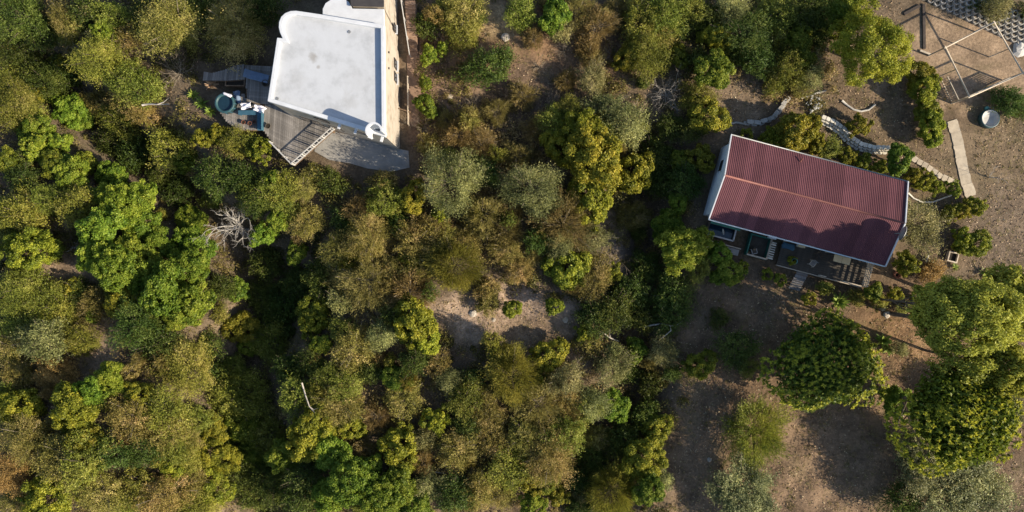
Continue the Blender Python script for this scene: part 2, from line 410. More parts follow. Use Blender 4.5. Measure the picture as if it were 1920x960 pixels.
#       name, category, adjective, k height/R, rz/R, clumps, clump size, leaf L, leaf W, coverage, feather, stops
SPEC = {
 'ol': dict(name='olive_bush', cat='bush', adj='olive-green', noun='bush', k=1.45, rz=.72, nc=34, cr=(.17, .30), L=.21, W=.10, cov=2.6, fe=.25,
            st=[(0, (.050, .062, .009)), (1, (.265, .240, .066)), (.5, (.124, .136, .019)), (.8, (.192, .188, .036))]),
 'tn': dict(name='tan_bush', cat='bush', adj='tan-tipped olive', noun='bush', k=1.4, rz=.70, nc=36, cr=(.16, .28), L=.19, W=.085, cov=2.5, fe=.35,
            st=[(0, (.060, .056, .012)), (1, (.33, .245, .100)), (.45, (.145, .126, .028)), (.75, (.230, .182, .060))]),
 'gr': dict(name='broadleaf_tree', cat='tree', adj='bright green', noun='broadleaf tree', k=1.9, rz=.72, nc=44, cr=(.17, .28), L=.22, W=.13, cov=2.8, fe=.0,
            st=[(0, (.032, .060, .006)), (1, (.215, .225, .032)), (.5, (.092, .125, .011)), (.8, (.150, .176, .020))]),
 'dk': dict(name='dark_green_shrub', cat='shrub', adj='dark green', noun='shrub', k=1.5, rz=.72, nc=28, cr=(.19, .32), L=.23, W=.13, cov=2.8, fe=.05,
            st=[(0, (.020, .034, .006)), (1, (.120, .135, .030)), (.5, (.048, .068, .011)), (.8, (.080, .098, .018))]),
 'yg': dict(name='yellow_green_bush', cat='bush', adj='yellow-green', noun='bush', k=1.5, rz=.74, nc=34, cr=(.17, .29), L=.22, W=.12, cov=2.8, fe=.1,
            st=[(0, (.044, .056, .007)), (1, (.285, .255, .032)), (.5, (.128, .135, .012)), (.8, (.200, .190, .018))]),
 'gg': dict(name='grey_green_tree', cat='tree', adj='grey-green', noun='tree', k=1.75, rz=.70, nc=36, cr=(.16, .28), L=.20, W=.10, cov=2.4, fe=.1,
            st=[(0, (.046, .052, .018)), (1, (.31, .285, .115)), (.5, (.128, .130, .044)), (.8, (.205, .195, .072))]),
 'br': dict(name='brown_brush_bush', cat='bush', adj='brownish feathery', noun='bush', k=1.4, rz=.72, nc=30, cr=(.18, .32), L=.34, W=.055, cov=2.3, fe=.85,
            st=[(0, (.065, .055, .018)), (1, (.28, .205, .085)), (.5, (.150, .120, .038)), (.8, (.20, .155, .055))]),
 'fe': dict(name='feathery_bush', cat='bush', adj='golden olive brush-textured', noun='bush', k=1.5, rz=.76, nc=26, cr=(.22, .38), L=.40, W=.055, cov=2.6, fe=.9,
            st=[(0, (.060, .062, .010)), (1, (.29, .225, .045)), (.5, (.150, .130, .022)), (.8, (.21, .175, .030))]),
 'yf': dict(name='plume_tree', cat='tree', adj='plume-like yellow-green', noun='tree', k=1.5, rz=.74, nc=30, cr=(.2, .3), L=.40, W=.06, cov=3.2, fe=.8,
            st=[(0, (.050, .070, .008)), (1, (.27, .25, .045)), (.5, (.125, .140, .018)), (.8, (.19, .19, .028))]),
 'ru': dict(name='rust_bush', cat='bush', adj='rust-orange', noun='bush', k=1.25, rz=.70, nc=26, cr=(.20, .34), L=.18, W=.08, cov=2.6, fe=.4,
            st=[(0, (.085, .058, .018)), (1, (.36, .22, .085)), (.5, (.20, .125, .040)), (.8, (.28, .17, .058))]),
 'ma': dict(name='rosette_tree', cat='tree', adj='dense dark', noun='tree', k=1.5, rz=.72, nc=560, cr=(.05, .07), L=.30, W=.13, cov=0, fe=0,
            st=[(0, (.034, .060, .008)), (1, (.36, .33, .036)), (.4, (.095, .120, .012)), (.7, (.22, .22, .021))]),
 'lt': dict(name='lime_tree', cat='tree', adj='lime-green', noun='tree', k=1.6, rz=.72, nc=44, cr=(.16, .27), L=.21, W=.12, cov=3.0, fe=.1,
            st=[(0, (.055, .072, .008)), (1, (.29, .275, .034)), (.5, (.150, .165, .014)), (.8, (.215, .215, .020))]),
 'mt': dict(name='tall_rosette_tree', cat='tree', adj='tall rosette-leaved', noun='tree', k=2.2, rz=.55, nc=560, cr=(.05, .07), L=.30, W=.13, cov=0, fe=0,
            st=[(0, (.050, .072, .009)), (1, (.30, .275, .032)), (.4, (.120, .138, .014)), (.7, (.22, .215, .022))]),
 'pa': dict(name='pale_tree', cat='tree', adj='pale yellowish-green', noun='tree', k=2.0, rz=.50, nc=90, cr=(.11, .20), L=.25, W=.12, cov=2.2, fe=.15,
            st=[(0, (.090, .098, .016)), (1, (.33, .325, .060)), (.5, (.200, .205, .032)), (.8, (.28, .275, .046))]),
 'gf': dict(name='grey_feathery_tree', cat='tree', adj='grey-olive feathery', noun='tree', k=1.7, rz=.60, nc=60, cr=(.13, .24), L=.28, W=.10, cov=4.6, fe=.5,
            st=[(0, (.050, .056, .024)), (1, (.30, .28, .12)), (.5, (.135, .138, .056)), (.8, (.21, .205, .085))]),
}
for k_, s_ in SPEC.items(): leaf_mat('leaf_'+s_['name'], s_['st'], hue=.022 if k_ not in ('ma', 'mt', 'ru', 'lt', 'pa') else .006, jit=.22 if k_ not in ('ma', 'mt', 'lt', 'pa', 'yf', 'gf') else .05)
SIZES = (.55, 1.0, 1.7, 2.7, 4.6)
CROWNS = {}
SPRAY = ('ol', 'tn', 'br', 'fe', 'gg', 'gf', 'ru', 'dk', 'yf')
def make_crown(sp, R, var):
    key = (sp, R, var)
    if key in CROWNS: return CROWNS[key]
    S = SPEC[sp]; rng = np.random.default_rng(abs(hash((list(SPEC).index(sp), SIZES.index(R), var))) % 2**31)
    h = S['k']*R; rz = S['rz']*R; hc = h-rz; mat = 'leaf_'+S['name']
    ph = rng.uniform(0, 6.28, 4); lob = rng.uniform(.06, .16, 4)
    def rad(az): return R*(.94+lob[0]*np.sin(2*az+ph[0])+lob[1]*np.sin(3*az+ph[1])+lob[2]*.8*np.sin(5*az+ph[2]))
    zmin = -.55 if S['cat'] in ('bush', 'shrub') else -.30
    nc = S['nc'] if sp in ('ma', 'mt') else int(1.7*S['nc']*(.5 if R < .8 else .75 if R < 1.5 else 1.0 if R < 2.5 else 1.5))
    if sp in ('ma', 'mt'): nc = int(nc*(R/4.6)**1.4)+20
    # clump centres, kept apart
    C = []
    tries = 0; dmin = .9*(1.9/math.sqrt(nc))
    while len(C) < nc and tries < nc*60:
        tries += 1
        d = rng.normal(size=3); d /= np.linalg.norm(d)
        if d[2] < zmin: continue
        if all(np.dot(d-c, d-c) > (dmin*(1-tries/(nc*60)))**2 for c in C): C.append(d)
    C = np.array(C); nc = len(C); az = np.arctan2(C[:, 1], C[:, 0])
    crad = rng.uniform(*S['cr'], nc)*R*(1.0 if sp in ('ma', 'mt') else .84)
    if R > 2.5 and sp not in ('ma', 'mt', 'pa', 'gf'): crad *= .82
    depth = rng.uniform(.45, 1.0, nc)**.6 if sp not in ('ma', 'mt') else rng.uniform(.88, 1.0, nc)
    if sp in ('ma', 'mt'):
        depth = depth*np.clip(1+.10*np.sin(C@(rng.normal(size=(5, 3))*2.4).T+rng.uniform(0, 6.28, 5)).sum(1), .76, 1.07)
    cen = C*depth[:, None]*np.stack([rad(az)-crad*.6, rad(az)-crad*.6, np.full(nc, rz)-crad*.4], 1)
    cen[:, 2] += hc; cen[:, 2] = np.maximum(cen[:, 2], crad*.5)
    ctone = rng.uniform(-.24, .24, nc)
    ls = {.55: .62, 1.0: .78, 1.7: .95, 2.7: 1.05, 4.6: 1.15}[R]
    if sp in ('ma', 'mt'):
        n_per = 19; idx = np.repeat(np.arange(nc), n_per); N = len(idx)
        out = unit(C*np.array([1, 1, 1.2])+np.array([0, 0, .45]))[idx]
        d = unit(out*rng.uniform(-.1, .8, N)[:, None]+unit(rng.normal(size=(N, 3)))*.9)
        L = S['L']*rng.uniform(.6, 1.1, N)
        pos = cen[idx]+d*L[:, None]*.45; nrm = unit(out+.35*rng.normal(size=(N, 3))+np.array([0, 0, .3]))
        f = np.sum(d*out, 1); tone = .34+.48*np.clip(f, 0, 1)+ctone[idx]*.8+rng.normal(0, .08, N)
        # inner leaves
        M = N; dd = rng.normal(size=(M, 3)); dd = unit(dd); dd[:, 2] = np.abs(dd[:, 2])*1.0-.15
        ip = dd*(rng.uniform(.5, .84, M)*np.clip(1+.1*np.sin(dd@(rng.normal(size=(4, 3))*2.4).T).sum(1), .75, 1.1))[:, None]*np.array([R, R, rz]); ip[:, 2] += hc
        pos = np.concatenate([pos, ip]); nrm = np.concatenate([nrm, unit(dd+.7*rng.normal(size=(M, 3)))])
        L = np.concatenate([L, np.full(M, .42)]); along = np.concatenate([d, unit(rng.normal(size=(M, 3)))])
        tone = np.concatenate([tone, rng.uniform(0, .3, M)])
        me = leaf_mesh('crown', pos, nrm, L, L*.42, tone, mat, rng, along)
    elif sp in SPRAY:
        fs = {.55: .72, 1.0: .66, 1.7: .60, 2.7: .58, 4.6: .62}[R]; lL, lW = S['L']*ls*fs, S['W']*ls*fs*1.02; fe = max(S['fe'], .35)
        nt = int(min(1500, 330*R**1.35+60)); C = unit(rng.normal(size=(nt*2, 3))); C = C[C[:, 2] > zmin][:nt]; nt = len(C)
        fq = rng.normal(size=(5, 3))*(2.6 if R < 1.5 else 3.6); pf = rng.uniform(0, 6.28, 5); lump = 1+.115*np.sin(C@fq.T+pf).sum(1)
        patch = np.sin(C@(rng.normal(size=(3, 3))*3.2).T+rng.uniform(0, 6.28, 3)).sum(1)
        az = np.arctan2(C[:, 1], C[:, 0]); tip = rng.uniform(.72, 1.08, nt)*np.minimum(lump, 1.3)
        cen = C*tip[:, None]*np.stack([rad(az), rad(az), np.full(nt, rz)], 1)+rng.normal(size=(nt, 3))*.07*R
        cen[:, 2] += hc; cen[:, 2] = np.maximum(cen[:, 2], .06); org = np.array([0, 0, hc*.55])+C*R*.22; crad = np.full(nt, .1*R)
        nc = nt
        N = int(min(26000, max(1500, S['cov']*6.3*R*R/(lL*lW*.5)*.58)))
        idx = rng.integers(0, nt, N); t = 1-rng.beta(1, 2.2, N)*.6; ax = unit(cen-org)[idx]
        pos = org[idx]+(cen-org)[idx]*t[:, None]+rng.normal(size=(N, 3))*(.03*R+.035)
        pos[:, 2] = np.maximum(pos[:, 2], .03)
        along = unit(ax*fe+unit(rng.normal(size=(N, 3)))*(1.15-fe)); nrm = unit(.8*rng.normal(size=(N, 3))+np.array([0, 0, .55])+C[idx]*.5)
        nrm = unit(np.cross(np.cross(along, nrm), along)+1e-4)
        tone = .5+.13*patch[idx]+rng.normal(0, .11, nt)[idx]+rng.normal(0, .13, N)
        me = leaf_mesh('crown', pos, nrm, lL*rng.uniform(.6, 1.4, N), lW*rng.uniform(.7, 1.3, N), tone, mat, rng, along)
    else:
        lL, lW = S['L']*ls*.80, S['W']*ls*.80
        area = np.sum(crad**2)*9
        N = int(min(22000 if R < 4 else 36000, max(900, S['cov']*area/(lL*lW*.5)*(.74 if R < 4 else 1.2))))
        w = crad**2; idx = rng.choice(nc, N, p=w/w.sum())
        d = unit(rng.normal(size=(N, 3))+C[idx]*.75+np.array([0, 0, .35]))
        pos = cen[idx]+d*(crad[idx]*(rng.uniform(.1, 1.0, N)**.5)*rng.choice([1, 1, 1.12, 1.3], N))[:, None]*np.array([1, 1, .82])
        pos[:, 2] = np.maximum(pos[:, 2], .03)
        nrm = unit(d*.75+.6*rng.normal(size=(N, 3))+np.array([0, 0, .3]))
        along = None
        fe = S['fe']
        t = unit(np.cross(nrm, rng.normal(size=(N, 3))))
        along = unit(t*(1-fe)+(d*.8+C[idx]*.5+.35*rng.normal(size=(N, 3)))*fe*1.2)
        nrm = unit(np.cross(np.cross(along, nrm), along)+1e-4)
        L = lL*rng.uniform(.6, 1.35, N); tone = .5+ctone[idx]+rng.normal(0, .16, N)
        me = leaf_mesh('crown', pos, nrm, L, lW*rng.uniform(.7, 1.25, N), tone, mat, rng, along)
    # trunk and limbs
    b = MB(); r0 = .035*R+.025; top = max(hc*.85, .2)
    bend = rng.uniform(-.12, .12, 2)*R
    b.tube([(0, 0, -.9), (bend[0]*.3, bend[1]*.3, top*.5), (bend[0], bend[1], top)], [r0*1.4, r0, r0*.75], 6)
    for j in rng.choice(nc, min(nc, 16), replace=False):
        c = cen[j]; f = rng.uniform(.25, .95); a = np.array([bend[0]*f, bend[1]*f, top*f]); q = a*.45+c*.55; q[2] -= .08*R
        e = c+C[j]*crad[j]*.55
        b.tube([a, q, c, e], [r0*.5, r0*.32, r0*.18, r0*.07], 4, False)
    if sp in SPRAY:
        for j in rng.choice(nc, min(nc, 46), replace=False):
            e = cen[j]; a = np.array([bend[0]*.6, bend[1]*.6, top*.6]); q = a*.5+e*.5+rng.normal(size=3)*.04*R; e2 = e+(e-q)*.10
            b.tube([a, q, e2], [r0*.30, r0*.20, r0*.05], 3, False)
    tm = b.mesh('trunk', 'bark' if sp not in ('tn', 'br', 'gg') else 'twig', True)
    CROWNS[key] = (me, tm, h, hc); return CROWNS[key]

# landmarks used to say where a plant grows
ANCHOR = [(421, 193, 'the hot tub'), (430, 425, 'the bleached dead tree'), (552, 312, 'the pointed deck corner'), (690, 305, 'the concrete patio'), (778, 70, 'the brick stairway'),
          (95, 700, 'the rust-orange ravine bush'), (962, 592, 'the stony clearing'), (1245, 612, 'the curved white branch'), (910, 126, 'the round dark slope shrub'), (1254, 175, 'the pale radiating leafless shrub'),
          (1345, 345, 'the end wall of the red-roofed house'), (330, 135, 'the bare grey twiggy shrub'), (195, 640, 'the bare earth track'), (243, 918, 'the bare twigs on the scrub bank'), (130, 463, 'the little bleached snag'),
          (588, 752, 'the long forked branch'), (822, 681, 'the round tan shrub'), (835, 875, 'the small white stone'), (1150, 486, 'the tangled bare twigs'), (958, 705, 'the big golden brush bush'),
          (1600, 262, 'the curved block wall'), (1640, 82, 'the big round yellow-green tree'), (1800, 300, 'the slab path'), (1857, 222, 'the water tank'), (1783, 484, 'the wooden frame box'), (1575, 510, 'the slatted veranda'),
          (1350, 440, 'the splash pool'), (1562, 690, 'the broad rosette tree'), (1418, 812, 'the lone lawn brush tree'), (847, 337, 'the big clumpy grey-green tree'), (1525, 128, 'the wispy grey leafless shrub'), (292, 196, 'the short pale branch')]
ORD = 'first second third fourth fifth sixth seventh eighth ninth tenth eleventh twelfth thirteenth fourteenth fifteenth sixteenth seventeenth eighteenth nineteenth twentieth'.split()
OWN = {(95, 700): 'single rust-orange bush beside the bare earth track', (910, 126): 'round very dark green shrub alone on the bare brown slope', (960, 708): 'big golden brush-textured bush beyond the stony clearing',
       (822, 681): 'small round tan shrub standing clear of the dark thicket', (847, 337): 'big clumpy grey-green tree off the corner of the concrete patio', (705, 672): 'small round pinkish-rust shrub in the dark thicket',
       (637, 566): 'small pale round grey-green tree in the shaded hollow', (1688, 297): 'round clipped green bush at the end of the curved block wall', (1752, 508): 'round rust-orange bush beside the wooden frame box',
       (1612, 235): 'small round yellow-green bush inside the curved block wall', (28, 885): 'rust-tinged bush on the scrub bank', (1500, 245): 'yellow-green bush filling the bed between slab wall and curved wall'}
PENDING = []
COUNT = {}
def plant(px, py, rpx, sp, h=None, label=None):
    S = SPEC[sp]; z = 1.0
    for _ in range(5):
        p = P(px, py, z); r = rpx*1.12*(CAM_H-z)/FPX
        hh = h or S['k']*r
        z = gz(p.x, p.y)+hh*(1-.65*S['rz']/S['k'])
    R = min(SIZES, key=lambda q: abs(math.log(q/r)))
    nv = 3 if sp in ('ol', 'gr') and R in (1.0, 1.7) else 2 if R in (1.0, 1.7) else 1 if sp not in ('ol', 'tn') else 2
    c = COUNT.get((sp, R), 0); COUNT[(sp, R)] = c+1
    cm, tm, H0, hc = make_crown(sp, R, c % nv)
    base = Vector((p.x, p.y, gz(p.x, p.y)))
    s = r/R; sx, sy = s*rnd.uniform(.9, 1.12), s*rnd.uniform(.9, 1.12)
    sz = hh/H0*(rnd.uniform(.88, 1.15) if h is None else 1)
    auto = label is None and (px, py) not in OWN
    label = label or OWN.get((px, py)) or 'x'; group = None
    t = thing(S['name'], label, S['cat'], base, rnd.uniform(0, 6.28), group); t.scale = (sx, sy, sz)
    link('crown', cm, t); link('trunk', tm, t)
    if auto:
        size = 'small' if rpx < 24 else 'large' if rpx > 42 else 'middling'
        PENDING.append((t, px, py, f"{size} {S['adj']} {S['noun']}"))
    return t

TREES = """
30 25 46 dk|15 95 40 dk|70 60 30 dk|115 36 27 tn|138 44 20 tn|121 66 17 ol|200 28 34 ol|188 58 20 gr|240 66 24 tn|158 20 24 dk|270 25 30 dk
320 42 54 tn|432 40 60 tn|378 15 30 dk|490 15 34 dk|180 104 44 ol|222 140 38 ol|258 158 38 ol|232 180 32 tn|180 192 32 tn|222 226 34 ol|262 205 28 tn|75 150 44 dk|110 130 30 dk|20 195 46 ol|8 155 34 ol|45 215 28 ol
125 205 28 gr|150 222 20 gr|62 238 26 gr|100 266 24 gr|60 274 24 gr|95 305 27 gr|130 322 30 gr|157 304 20 gr|136 350 26 ol|85 372 30 ol|135 384 32 ol|10 298 22 gr|30 330 28 dk|205 265 28 dk|250 290 34 dk|40 400 36 ol
210 330 26 gr|230 382 44 gr|186 428 40 gr|262 372 30 gr|262 420 30 gr|290 456 28 gr|232 468 32 gr|320 276 40 ol|375 260 20 yg|345 300 24 gr|438 264 26 ol|408 250 18 yg|470 268 20 ol|300 330 26 dk|395 372 20 ol
355 416 30 gr|366 462 32 gr|12 400 40 ol|50 468 48 yg|20 445 28 ol|175 480 34 gr|330 360 30 dk|400 330 34 dk|450 330 30 dk|478 382 28 dk
215 500 46 gr|275 505 32 gr|305 545 42 gr|350 508 42 gr|356 570 38 gr|325 592 26 gr|228 560 30 yg|262 530 24 gr|440 546 20 gr|448 616 32 yg|466 652 18 gr|410 540 26 dk|250 610 46 dk|300 640 34 dk|290 600 28 dk
30 540 48 ol|80 560 36 ol|112 582 34 ol|92 602 26 yg|75 640 42 gg|150 640 32 ol|28 602 32 ol|95 700 34 ru|150 556 26 dk|172 572 30 tn|15 655 34 tn|30 705 30 tn|120 620 26 ol
200 714 30 gr|130 770 44 yg|255 746 28 yg|236 702 22 tn|165 738 28 gr|345 690 50 ol|390 650 24 dk|440 745 52 ol|432 692 26 ol|395 700 22 dk|470 770 26 gg
240 786 38 tn|300 772 42 ol|360 790 34 ol|394 812 28 yg|352 826 26 tn|392 858 42 yg|318 842 34 ol|346 866 32 ol|322 882 26 yg|262 850 30 dk|395 912 36 yg|370 952 42 ol|300 930 40 tn|345 905 30 tn|255 905 26 ol|310 815 34 tn
30 770 40 yg|48 825 48 tn|28 885 46 ru|110 858 40 tn|88 935 46 yg|150 870 44 ol|182 932 42 tn|140 905 30 tn|152 828 30 yg|205 850 30 dk|20 945 30 tn|225 950 30 ol
455 802 32 gr|470 852 28 gr|430 900 34 dk|470 930 34 dk|425 820 26 dk
488 284 24 yg|530 350 32 ol|500 364 36 ol|574 416 30 tn|566 352 26 tn|520 412 24 gr|490 440 22 gr|590 325 20 ol|540 395 22 dk|620 340 24 dk
718 338 24 ol|720 374 36 ol|772 370 28 yg|847 337 64 gg|905 322 30 dk|690 442 46 ol|632 466 32 tn|648 490 22 yg|556 474 20 gr|780 452 40 ol|822 470 38 ol|790 492 36 tn|834 438 26 ol|850 496 48 fe|782 432 34 br|904 402 40 br|884 428 26 br|745 420 26 dk|668 395 26 br|640 410 24 dk
642 518 30 ol|690 532 46 br|637 566 24 gg|764 548 42 br|585 582 28 gr|912 540 24 ol|740 510 30 ol|600 520 36 dk|560 530 34 dk|530 580 38 dk|500 490 32 dk|490 560 30 dk|820 440 24 br
584 610 24 yg|505 643 32 ol|642 622 26 ol|659 656 40 ol|601 647 20 gr|713 631 28 gg|776 602 42 yg|797 632 32 yg|705 672 22 ru|822 681 24 tn|612 712 32 ol|643 726 32 ol|624 740 26 tn|630 762 40 ol|555 743 36 ol|755 747 38 ol|742 712 26 gr|817 789 25 yg|540 690 32 dk|580 680 26 dk|690 700 26 dk|775 680 28 dk|520 600 30 dk|740 590 24 dk
505 822 36 ol|580 815 48 yg|613 845 36 gr|526 858 32 gr|747 843 38 yg|705 786 30 br|684 843 20 br|659 902 48 gr|617 927 32 gr|713 935 44 gr|572 895 36 dk|505 906 40 dk|748 908 30 gr|801 827 26 br|863 847 36 tn|805 918 28 gg|842 714 26 gg|872 752 36 ol|900 747 26 tn|876 797 30 dk|655 800 26 yg|560 940 30 dk|790 870 26 br|690 880 24 gr|850 930 34 dk|900 920 30 ol|780 955 28 gr
960 708 50 fe|948 672 30 fe|1031 668 32 yg|1039 574 17 gr|960 579 18 gr|915 566 24 ol|1062 748 34 ol|1096 768 34 ol|1076 784 26 tn|1060 714 30 gg|1112 758 30 gg|1152 764 30 gr|1152 690 34 gg|1060 814 40 ol|984 820 32 tn|1012 834 34 tn|1027 862 46 tn|956 877 40 ol|989 897 30 yg|1047 927 22 yg|1027 893 26 yg|914 781 32 tn|885 715 24 dk|1118 822 26 ol|1110 864 30 dk|1168 827 30 dk|1210 868 44 yg|1235 806 27 yg|1152 927 50 fe|1218 922 30 gr|1110 640 22 ol|1118 598 36 dk|1193 656 22 gr|1247 660 28 gg|1222 722 22 dk|1314 685 28 yg|1264 593 36 dk|1152 585 40 dk|1010 760 34 br|930 830 34 tn|1085 900 28 dk|940 930 28 ol|1200 590 30 dk|1180 700 22 dk|1090 955 30 dk|1000 950 26 gr|1245 900 20 gg|1215 770 22 dk|1020 715 22 yg|1040 790 24 tn
998 356 50 gg|970 292 26 br|1115 292 58 yg|1186 322 38 yg|1108 378 42 yg|1058 416 48 br|1108 441 30 gg|1051 458 28 gg|1065 504 38 yg|1115 522 38 tn|977 504 26 ol|1189 405 28 tn|1274 380 20 gr|1317 295 25 yg|1278 299 20 gr|1253 426 30 gr|1285 465 48 gr|1310 497 30 ol|1264 550 36 dk|949 433 32 br|960 392 26 br|950 470 28 ol|1010 450 28 dk|1020 400 24 ol|1290 340 30 dk|1240 340 34 dk|1230 290 30 dk|1180 550 34 dk|1215 500 30 dk|1000 480 20 br|870 460 28 ol
869 18 40 tn|866 58 32 ol|804 103 18 gr|829 90 13 gr|797 156 13 gr|798 196 21 gr|910 126 40 dk|945 105 22 dk|979 25 32 ol|1041 28 30 gr|1051 55 22 gg|1205 30 42 ol|1247 22 40 ol|1232 62 38 tn|1260 50 26 ol|1291 10 34 ol|1213 92 44 ol|1179 104 26 yg|1113 144 28 gg|1176 231 40 gg|1135 200 30 gg|1066 206 30 ol|1091 244 44 yg|1041 228 32 ol|1051 272 36 yg|1135 262 36 yg|1347 66 28 yg|1319 62 16 yg|1272 103 20 yg|1338 130 32 gr|1329 215 36 yg|1310 180 28 ol|1300 240 26 dk|1260 235 26 dk|1245 60 24 dk|1310 110 24 dk|800 40 24 dk|835 20 22 ol|1080 20 30 br|1120 45 34 br|1100 85 24 br|1160 20 26 br|1000 70 20 br|835 225 20 br|860 250 30 br|900 270 26 br|930 210 26 br|980 180 24 br|1010 240 26 br|1060 150 22 br|1110 110 20 br|1270 40 26 dk|880 220 22 br|805 275 24 ol|1000 300 20 br
1375 15 34 gg|1405 60 46 dk|1460 25 38 ol|1460 70 24 ol|1420 105 32 dk|1500 70 24 gr|1510 25 36 dk|1535 62 28 dk|1545 20 32 ol|1590 20 34 gr|1480 130 34 ol|1510 110 24 gr|1525 135 26 gg|1567 62 14 yg|1500 160 22 tn|1460 140 24 ol|1380 95 26 dk|1500 245 42 yg|1462 255 24 yg|1440 262 16 yg|1400 255 14 yg|1612 235 19 yg|1688 297 25 gr|1748 235 26 yg|1738 166 28 yg|1727 138 26 yg|1744 204 24 yg|1752 262 16 gr|1560 278 20 ol|1592 292 18 yg|1622 304 16 yg|1650 314 15 yg|1535 272 18 yg|1716 328 18 yg|1738 340 18 yg|1758 350 16 yg|1790 354 14 gr|1892 188 27 dk|1920 200 22 dk|1870 10 28 gg|1835 5 16 dk|1915 25 20 dk|1832 386 18 yg|1808 392 16 yg|1785 400 16 yg|1832 458 26 yg|1808 450 20 yg|1702 495 22 yg|1752 508 21 ru|1680 550 13 yg|1722 560 14 yg|1640 548 16 gr|1370 510 24 gr|1392 502 14 yg|1345 520 16 gr|1440 515 13 yg|1465 525 12 yg|1548 540 14 ol|1610 560 16 ol|1650 565 14 ol|1700 575 16 ol|1520 560 14 yg|1385 655 34 dk|1350 598 16 dk|1405 690 18 ol|1690 755 28 gr|1672 742 16 gr|1690 655 16 gg|1350 475 22 gr|1260 700 16 dk|1335 30 30 dk
"""
for row in TREES.strip().splitlines():
    for it in row.split('|'):
        a = it.split(); a[:3] = [float(v) for v in a[:3]]
        if a[3] == 'ol' and 560 < a[0] < 1180 and a[1] > 230 and int(a[0]+a[1]) % 5 < 3: a[3] = 'tn'
        plant(*a)
BIG = [(1566, 689, 93, 'ma', 5.2, 'broad dense tree of dark leaves topped with yellow-green rosettes on dry lawn'),
       (1815, 788, 97, 'mt', 12.5, 'tall rosette-leaved tree with yellow tips joined to the pale tree'),
       (1640, 82, 74, 'lt', 6.0, 'big round bright yellow-green tree beside the timber pergola frame'),
       (1826, 612, 94, 'pa', 12.5, 'tallest pale yellowish-green tree rising from the dry lawn'),
       (1900, 570, 66, 'pa', 10.0, 'pale green tree crowding the tallest pale tree'),
       (1768, 575, 44, 'pa', 11.0, 'pale green tree near the wooden frame box and veranda'),
       (1885, 690, 60, 'pa', 12.0, 'pale green tree between the tallest pale tree and the tall rosette tree'),
       (1745, 868, 62, 'gf', 4.2, 'grey-olive feathery tree beneath the tall rosette tree'),
       (1805, 915, 70, 'gf', 4.2, 'grey-olive feathery tree with thin see-through crown at the lawn edge'),
       (1700, 945, 36, 'dk', 3.2, 'dark green shrub shaded behind the grey feathery trees'),
       (1895, 770, 30, 'gf', 4.0, 'thin grey feathery tree behind the tall rosette tree'),
       (1418, 812, 54, 'yf', 3.0, 'loose yellow-green brush-like tree alone on the dry lawn'),
       (1402, 938, 62, 'gf', 3.0, 'sprawling grey-olive feathery tree on the open dry lawn'),
       (1728, 425, 42, 'gg', 3.0, 'pale grey-green tree hiding the satellite dish end of the red-roofed house')]
for a in BIG: plant(*a)
# small shrubs that break up the canopy
r5 = random.Random(5); n5 = 0; spots = []
while n5 < 120:
    a, e = r5.uniform(0, 1225), r5.uniform(0, 960)
    if (370 < a < 800 and e < 330) or ((a-962)/150)**2+((e-590)/55)**2 < 1 or (830 < a < 1130 and 60 < e < 200) or ((a-195)/40)**2+((e-640)/60)**2 < 1 or ((a-430)/75)**2+((e-425)/70)**2 < 1: continue
    if any((a-q[0])**2+(e-q[1])**2 < 45**2 for q in spots): 
        if r5.random() < .97: continue
    spots.append((a, e)); n5 += 1; r = r5.uniform(11, 21)
    sp = r5.choice(('gr', 'yg', 'ol', 'ol', 'gg', 'dk')) if a < 520 and e < 640 else r5.choice(('yg', 'ol', 'tn', 'ol', 'gr', 'dk', 'br')) if a < 520 else r5.choice(('tn', 'br', 'ol', 'gg', 'yg', 'dk', 'fe'))
    plant(round(a), round(e), r, sp, r*58/FPX*r5.uniform(1.8, 3.4))
by = {}
for t, px, py, d in PENDING:
    an = min(ANCHOR, key=lambda q: (q[0]-px)**2+(q[1]-py)**2); by.setdefault((d, an), []).append((math.hypot(an[0]-px, an[1]-py), t))
for (d, an), lst in by.items():
    lst.sort(key=lambda q: q[0])
    for i, (_, t) in enumerate(lst):
        t['label'] = f"{d} growing by {an[2]}" if len(lst) == 1 else f"{d}, {ORD[i]} one out from {an[2]}"
        t['group'] = f"plants around {an[2]}"

# ------------------------------------------------------------------ leafless shrubs, dead tree, spiky plants
def bare_mesh(R, h, seed, n0, mat, name, thick=.03, arch=.5, depth=3):
    rng = random.Random(seed); b = MB()
    def grow(p, d, L, r, lev):
        pts = [p]; q = p.copy(); dd = d.copy(); n = 4 if lev < 2 else 3
        for i in range(n):
            dd = (dd+Vector((rng.uniform(-.35, .35), rng.uniform(-.35, .35), rng.uniform(-.25, .22)))).normalized()
            q = q+dd*L/n; q.z = max(q.z, .05); pts.append(q.copy())
        b.tube(pts, [r*(1-.7*i/n) for i in range(n+1)], 4 if lev else 5, False)
        if lev < depth:
            for k in range(rng.randint(2, 4)):
                i = rng.randint(1, n); a = pts[i]
                nd = (dd+Vector((rng.uniform(-1, 1), rng.uniform(-1, 1), rng.uniform(-.3, .6)))*.75).normalized()
                grow(a, nd, L*rng.uniform(.4, .65), r*.5, lev+1)
    for i in range(n0):
        az = 2*math.pi*i/n0+rng.uniform(-.4, .4); el = rng.uniform(.25, 1.2)
        d = Vector((math.cos(az)*math.cos(el), math.sin(az)*math.cos(el), math.sin(el)))
        grow(Vector((rng.uniform(-.08, .08), rng.uniform(-.08, .08), h*.12)), d, R*rng.uniform(.6, .95), thick*rng.uniform(.7, 1.2), 0)
    b.tube([(0, 0, -2.6), (0, 0, h*.2)], [thick*2.2, thick*1.6], 6)
    return b.mesh(name, mat, True)
